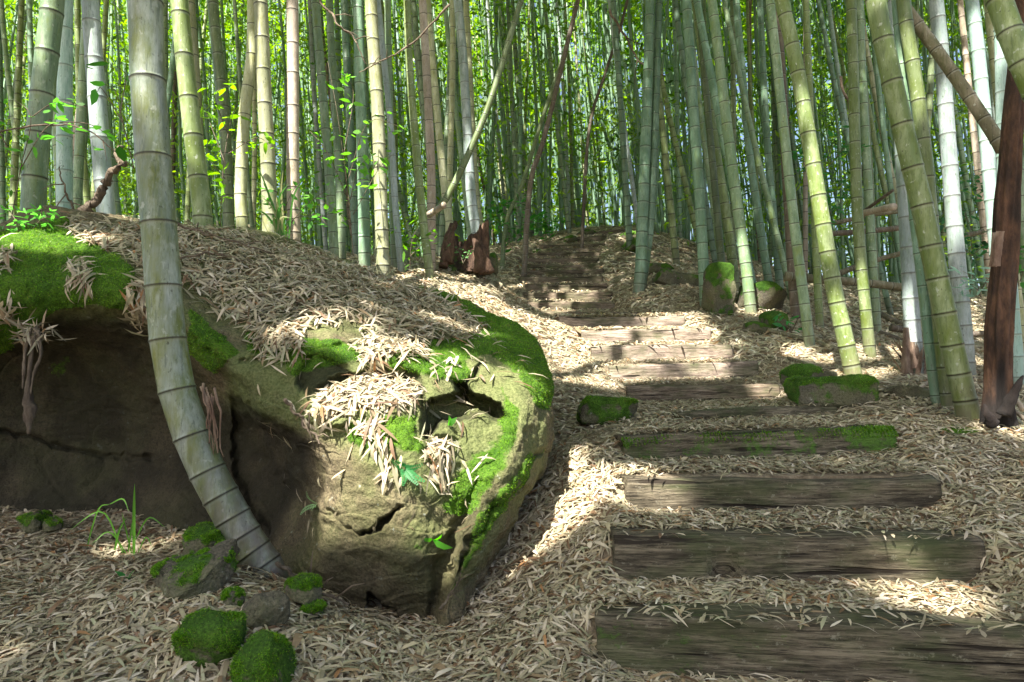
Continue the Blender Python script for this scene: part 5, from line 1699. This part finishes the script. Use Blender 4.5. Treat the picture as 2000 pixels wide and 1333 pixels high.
sprig("dark leafy bush between the bright white and bluish white bamboos", [[(1900, 560), (1896, 430), (1900, 330)], [(1898, 450), (1870, 380), (1860, 330)], [(1898, 420), (1930, 360), (1940, 300)], [(1897, 500), (1860, 460), (1840, 420)], [(1899, 500), (1930, 470), (1945, 430)]], 17, 44, 7.8, (.04, .13, .05))
sprig("pale bluish fern fronds against the dead red trunk", [[(1915, 580), (1905, 545), (1880, 530)], [(1912, 575), (1930, 545), (1950, 535)], [(1914, 570), (1900, 560), (1885, 560)]], 22, 16, 4.9, (.22, .36, .28), w_ratio=.25)
sprig("small dark plant right of the dead trunk at the right edge", [[(1990, 560), (1985, 520), (1970, 500)], [(1992, 550), (2005, 510), (2010, 480)]], 24, 12, 5.2, (.07, .22, .05))
sprig("small weed growing from the rotten stump foot", [[(905, 515), (895, 490), (880, 480)], [(906, 512), (915, 495), (920, 488)]], 9, 12, 8.1, (.12, .28, .10))


def frond(mb, base, tip, nor, w, colr, n=11):
    base = np.array(base); tip = np.array(tip)
    d = tip - base; L = np.linalg.norm(d); d = d / L
    side = unit(np.cross(d, nor)); nor = np.cross(side, d)
    for k in range(n):
        t = .1 + .85 * k / (n - 1)
        c = base + d * L * t + nor * L * .22 * math.sin(t * 2.6)
        ww = w * math.sin((.12 + .88 * (1 - t)) * 1.7)
        for sg in (-1, 1):
            dr = unit((side * sg + d * .45)[None])
            v, q, tr = leaf_arrays(c[None], dr, nor[None], np.array([ww]), np.array([L / n * .9]), np.array([-.1]), .05)
            mb.add(v, q, tr, None, colr)


FERNS = [
    ("small dark fern rosette on the boulder face below the hanging leaf tuft", 790, 915, [(-30, -25), (40, 20), (35, -18), (-8, 30), (25, 28)], (.05, .22, .07), 2.76),
    ("pale little fern frond on the brown stone face right of the curved bamboo", 620, 985, [(4, -28), (-10, 24), (14, 14)], (.22, .36, .18), 2.8),
    ("little round leafed plant growing from the lower ledge of the boulder", 845, 1055, [(-38, -16), (30, 4), (6, -26)], (.10, .32, .04), 2.68),
    ("tiny seedling in the notch of the boulder", 875, 832, [(-8, -14), (10, -10)], (.10, .3, .05), 2.95),
    ("three leafed seedling in the leaves in front of the large mossy slab", 250, 1142, [(-26, -6), (22, -10), (-6, 16)], (.05, .2, .05), None),
]
for lab, px, py, tips, colr, d in FERNS:
    if d is None:
        p, d = hit(px, py); nrm = np.array([0, -.3, 1.0])
    else:
        p, nrm, d = on_boulder(px, py)
    e = empty("fern" if "fern" in lab else "seedling", p)
    tag(e, lab, "fern" if "fern" in lab else "seedling")
    for dx, dy in tips:
        tip = p + (P(px + dx, py + dy, d) - P(px, py, d)) + nrm * .05
        mb = MB()
        if "fern" in lab: frond(mb, p, tip, unit(nrm[None])[0], .022, colr)
        else:
            dv = tip - p; L = np.linalg.norm(dv)
            v, q, t = leaf_arrays(p[None], (dv / L)[None], unit(nrm[None]), np.array([L * .9]), np.array([L * .36]), np.array([.2]), .1); mb.add(v, q, t, None, colr)
        link("frond" if "fern" in lab else "leaf", mb.mesh("leaf", M_LEAF, p, False), e)

# grassy spikes beside the pale pair
b0 = P(545, 470, 5.6)
e = empty("grass_tuft", b0)
tag(e, "spiky tuft of long grass at the foot of the stout pale bamboo", "grass tuft")
for k in range(16):
    mb = MB()
    x = 548 + R.uniform(-14, 18); tx = x + R.uniform(-70, 40); ty = R.uniform(320, 430)
    blade(mb, [P(x, 478, 5.6), P((x + tx) / 2 - 6, (470 + ty) / 2 - 20, 5.55), P(tx, ty, 5.5)], .016, (.09, .24, .05) if k % 3 else (.32, .33, .17))
    link("blade", mb.mesh("blade", M_LEAF, b0, False), e)

# dry twigs and bits
TWIGS = [
    ("dry forked twig hanging from the top of the view over the grey bamboos", [(610, -20), (640, 20), (665, 50), (690, 75), (720, 130)], 5.6, .011),
    ("thin bare twig arching across the bamboos at the boulder crest", [(880, 10), (800, 90), (740, 120), (705, 145)], 6.2, .010),
    ("thin dark twig reaching across the white bamboos at the left", [(-10, 260), (80, 245), (170, 255), (262, 330)], 4.3, .007),
    ("broken brown branch leaning behind the boulder top left of the curved culm", [(160, 432), (200, 370), (228, 325), (246, 300)], 4.6, .036),
    ("dry curled stem at the boulder top beside the bluish bamboo", [(150, 430), (140, 400), (126, 370), (118, 330)], 4.6, .010),
    ("thin twig slanting over the leaf drift behind the curved culm", [(330, 430), (380, 450), (450, 470), (540, 500)], 4.0, .008),
    ("fine twig lying on the leaf drift at the boulder top", [(350, 505), (420, 495), (500, 520)], 3.7, .006),
    ("thin stick leaning on the ledge of the boulder prow", [(560, 780), (600, 835), (632, 870)], 2.8, .008),
    ("thin dry stem running along the boulder foot to the curved bamboo", [(545, 1100), (600, 1140), (640, 1165), (690, 1182)], 2.58, .009),
    ("grey twig lying across the leaves right of the mossy timber", [(1750, 888), (1830, 880), (1905, 868)], 3.65, .010),
    ("dead curved branch among the shaded culms at the upper right", [(1640, 150), (1668, 250), (1680, 330), (1700, 400)], 8.8, .02),
    ("dark bent branch between culms right of the upper steps", [(1190, 20), (1220, 70), (1260, 130), (1300, 150)], 11.0, .022),
    ("thin dry cane standing in the boulder cleft beside the rib", [(862, 1190), (880, 1160), (905, 1120)], 2.6, .005),
]
for lab, pix, d, r in TWIGS:
    W = resample([P(p[0], p[1], d + .06 * (k % 2)) for k, p in enumerate(pix)], 40)
    W = W + np.stack([fbm(np.stack([np.arange(40) * .25, 0 * np.arange(40) + s, 0 * np.arange(40) + px2m(pix[0][0], 1)], 1), 2) * r * 1.6 for s in (1, 5, 9)], 1)
    mb = MB()
    v, q, t = tube(W, np.linspace(r, r * .4, 40), 7, True, .25, 3); mb.add(v, q, t, {"char_shade": 0, "moss": .05})
    if r < .03:
        for k in (14, 22, 30):
            dr = rand_dirs(1)[0]; dr[1] *= .4
            v, q, t = tube(np.array([W[k], W[k] + dr * r * 9, W[k] + dr * r * 16 + np.array([0, 0, -r * 3])]), [r * .5, r * .35, r * .15], 5, True); mb.add(v, q, t, {"char_shade": 0, "moss": .05})
    tag(link("dry_branch", mb.mesh("dry_branch", M_TWIG, W[0]), None, W[0]), lab, "branch", "dry twigs and branches")

# hanging root clump under the mossy lip
p0 = P(66, 640, 3.12)
e = empty("hanging_roots", p0)
tag(e, "clump of dry roots and leaves hanging below the mossy lip of the boulder", "hanging roots")
for k, pix in enumerate((((70, 640), (62, 690), (55, 760), (58, 800), (56, 848)), ((60, 640), (50, 680), (46, 730), (44, 760)), ((74, 645), (80, 690), (66, 730), (60, 770)))):
    W = resample([P(a, b, 3.08 - .02 * i) for i, (a, b) in enumerate(pix)], 30)
    rr = np.interp(np.linspace(0, 1, 30), [0, .4, .62, .8, 1], [.010, .008, .018, .022, .007] if k == 0 else [.009, .007, .006, .004, .002])
    v, q, t = tube(W, rr, 9, True, .5, k)
    link("root", MB().add(v, q, t, {"char_shade": .1, "moss": 0}).mesh("root", M_TWIG, p0), e)
mb = MB()
n = 70
pp = P(66, 648, 3.1) + R.normal(size=(n, 3)) * np.array([.045, .04, .025])
dd = rand_dirs(n); dd[:, 2] -= .4; dd = unit(dd)
v, q, t = leaf_arrays(pp, dd, rand_dirs(n, .5), R.uniform(.05, .12, n), R.uniform(.008, .014, n), R.uniform(-.2, .2, n))
mb.add(v, q, t, None, np.repeat(litter_cols(n) * .75, 6, 0))
link("dry_leaves", mb.mesh("dry_leaves", M_LITTER, p0, False), e)

for o in list(bpy.data.objects):
    if o.name.startswith("timber_step") and "bright green moss" in o.get("label", ""):
        me = o.data
        V = np.array([v.co[:] for v in me.vertices]); N = np.array([v.normal[:] for v in me.vertices])
        mv = np.array([a.value for a in me.attributes["moss"].data])
        w = np.maximum(mv - .5 + .3 * fbm(V * 7, 3), 0) * (V[:, 1] < .1)
        mo = link("moss", moss_fuzz(V, N, 5000, w, (.006, .014)), o); mo["kind"] = "stuff"
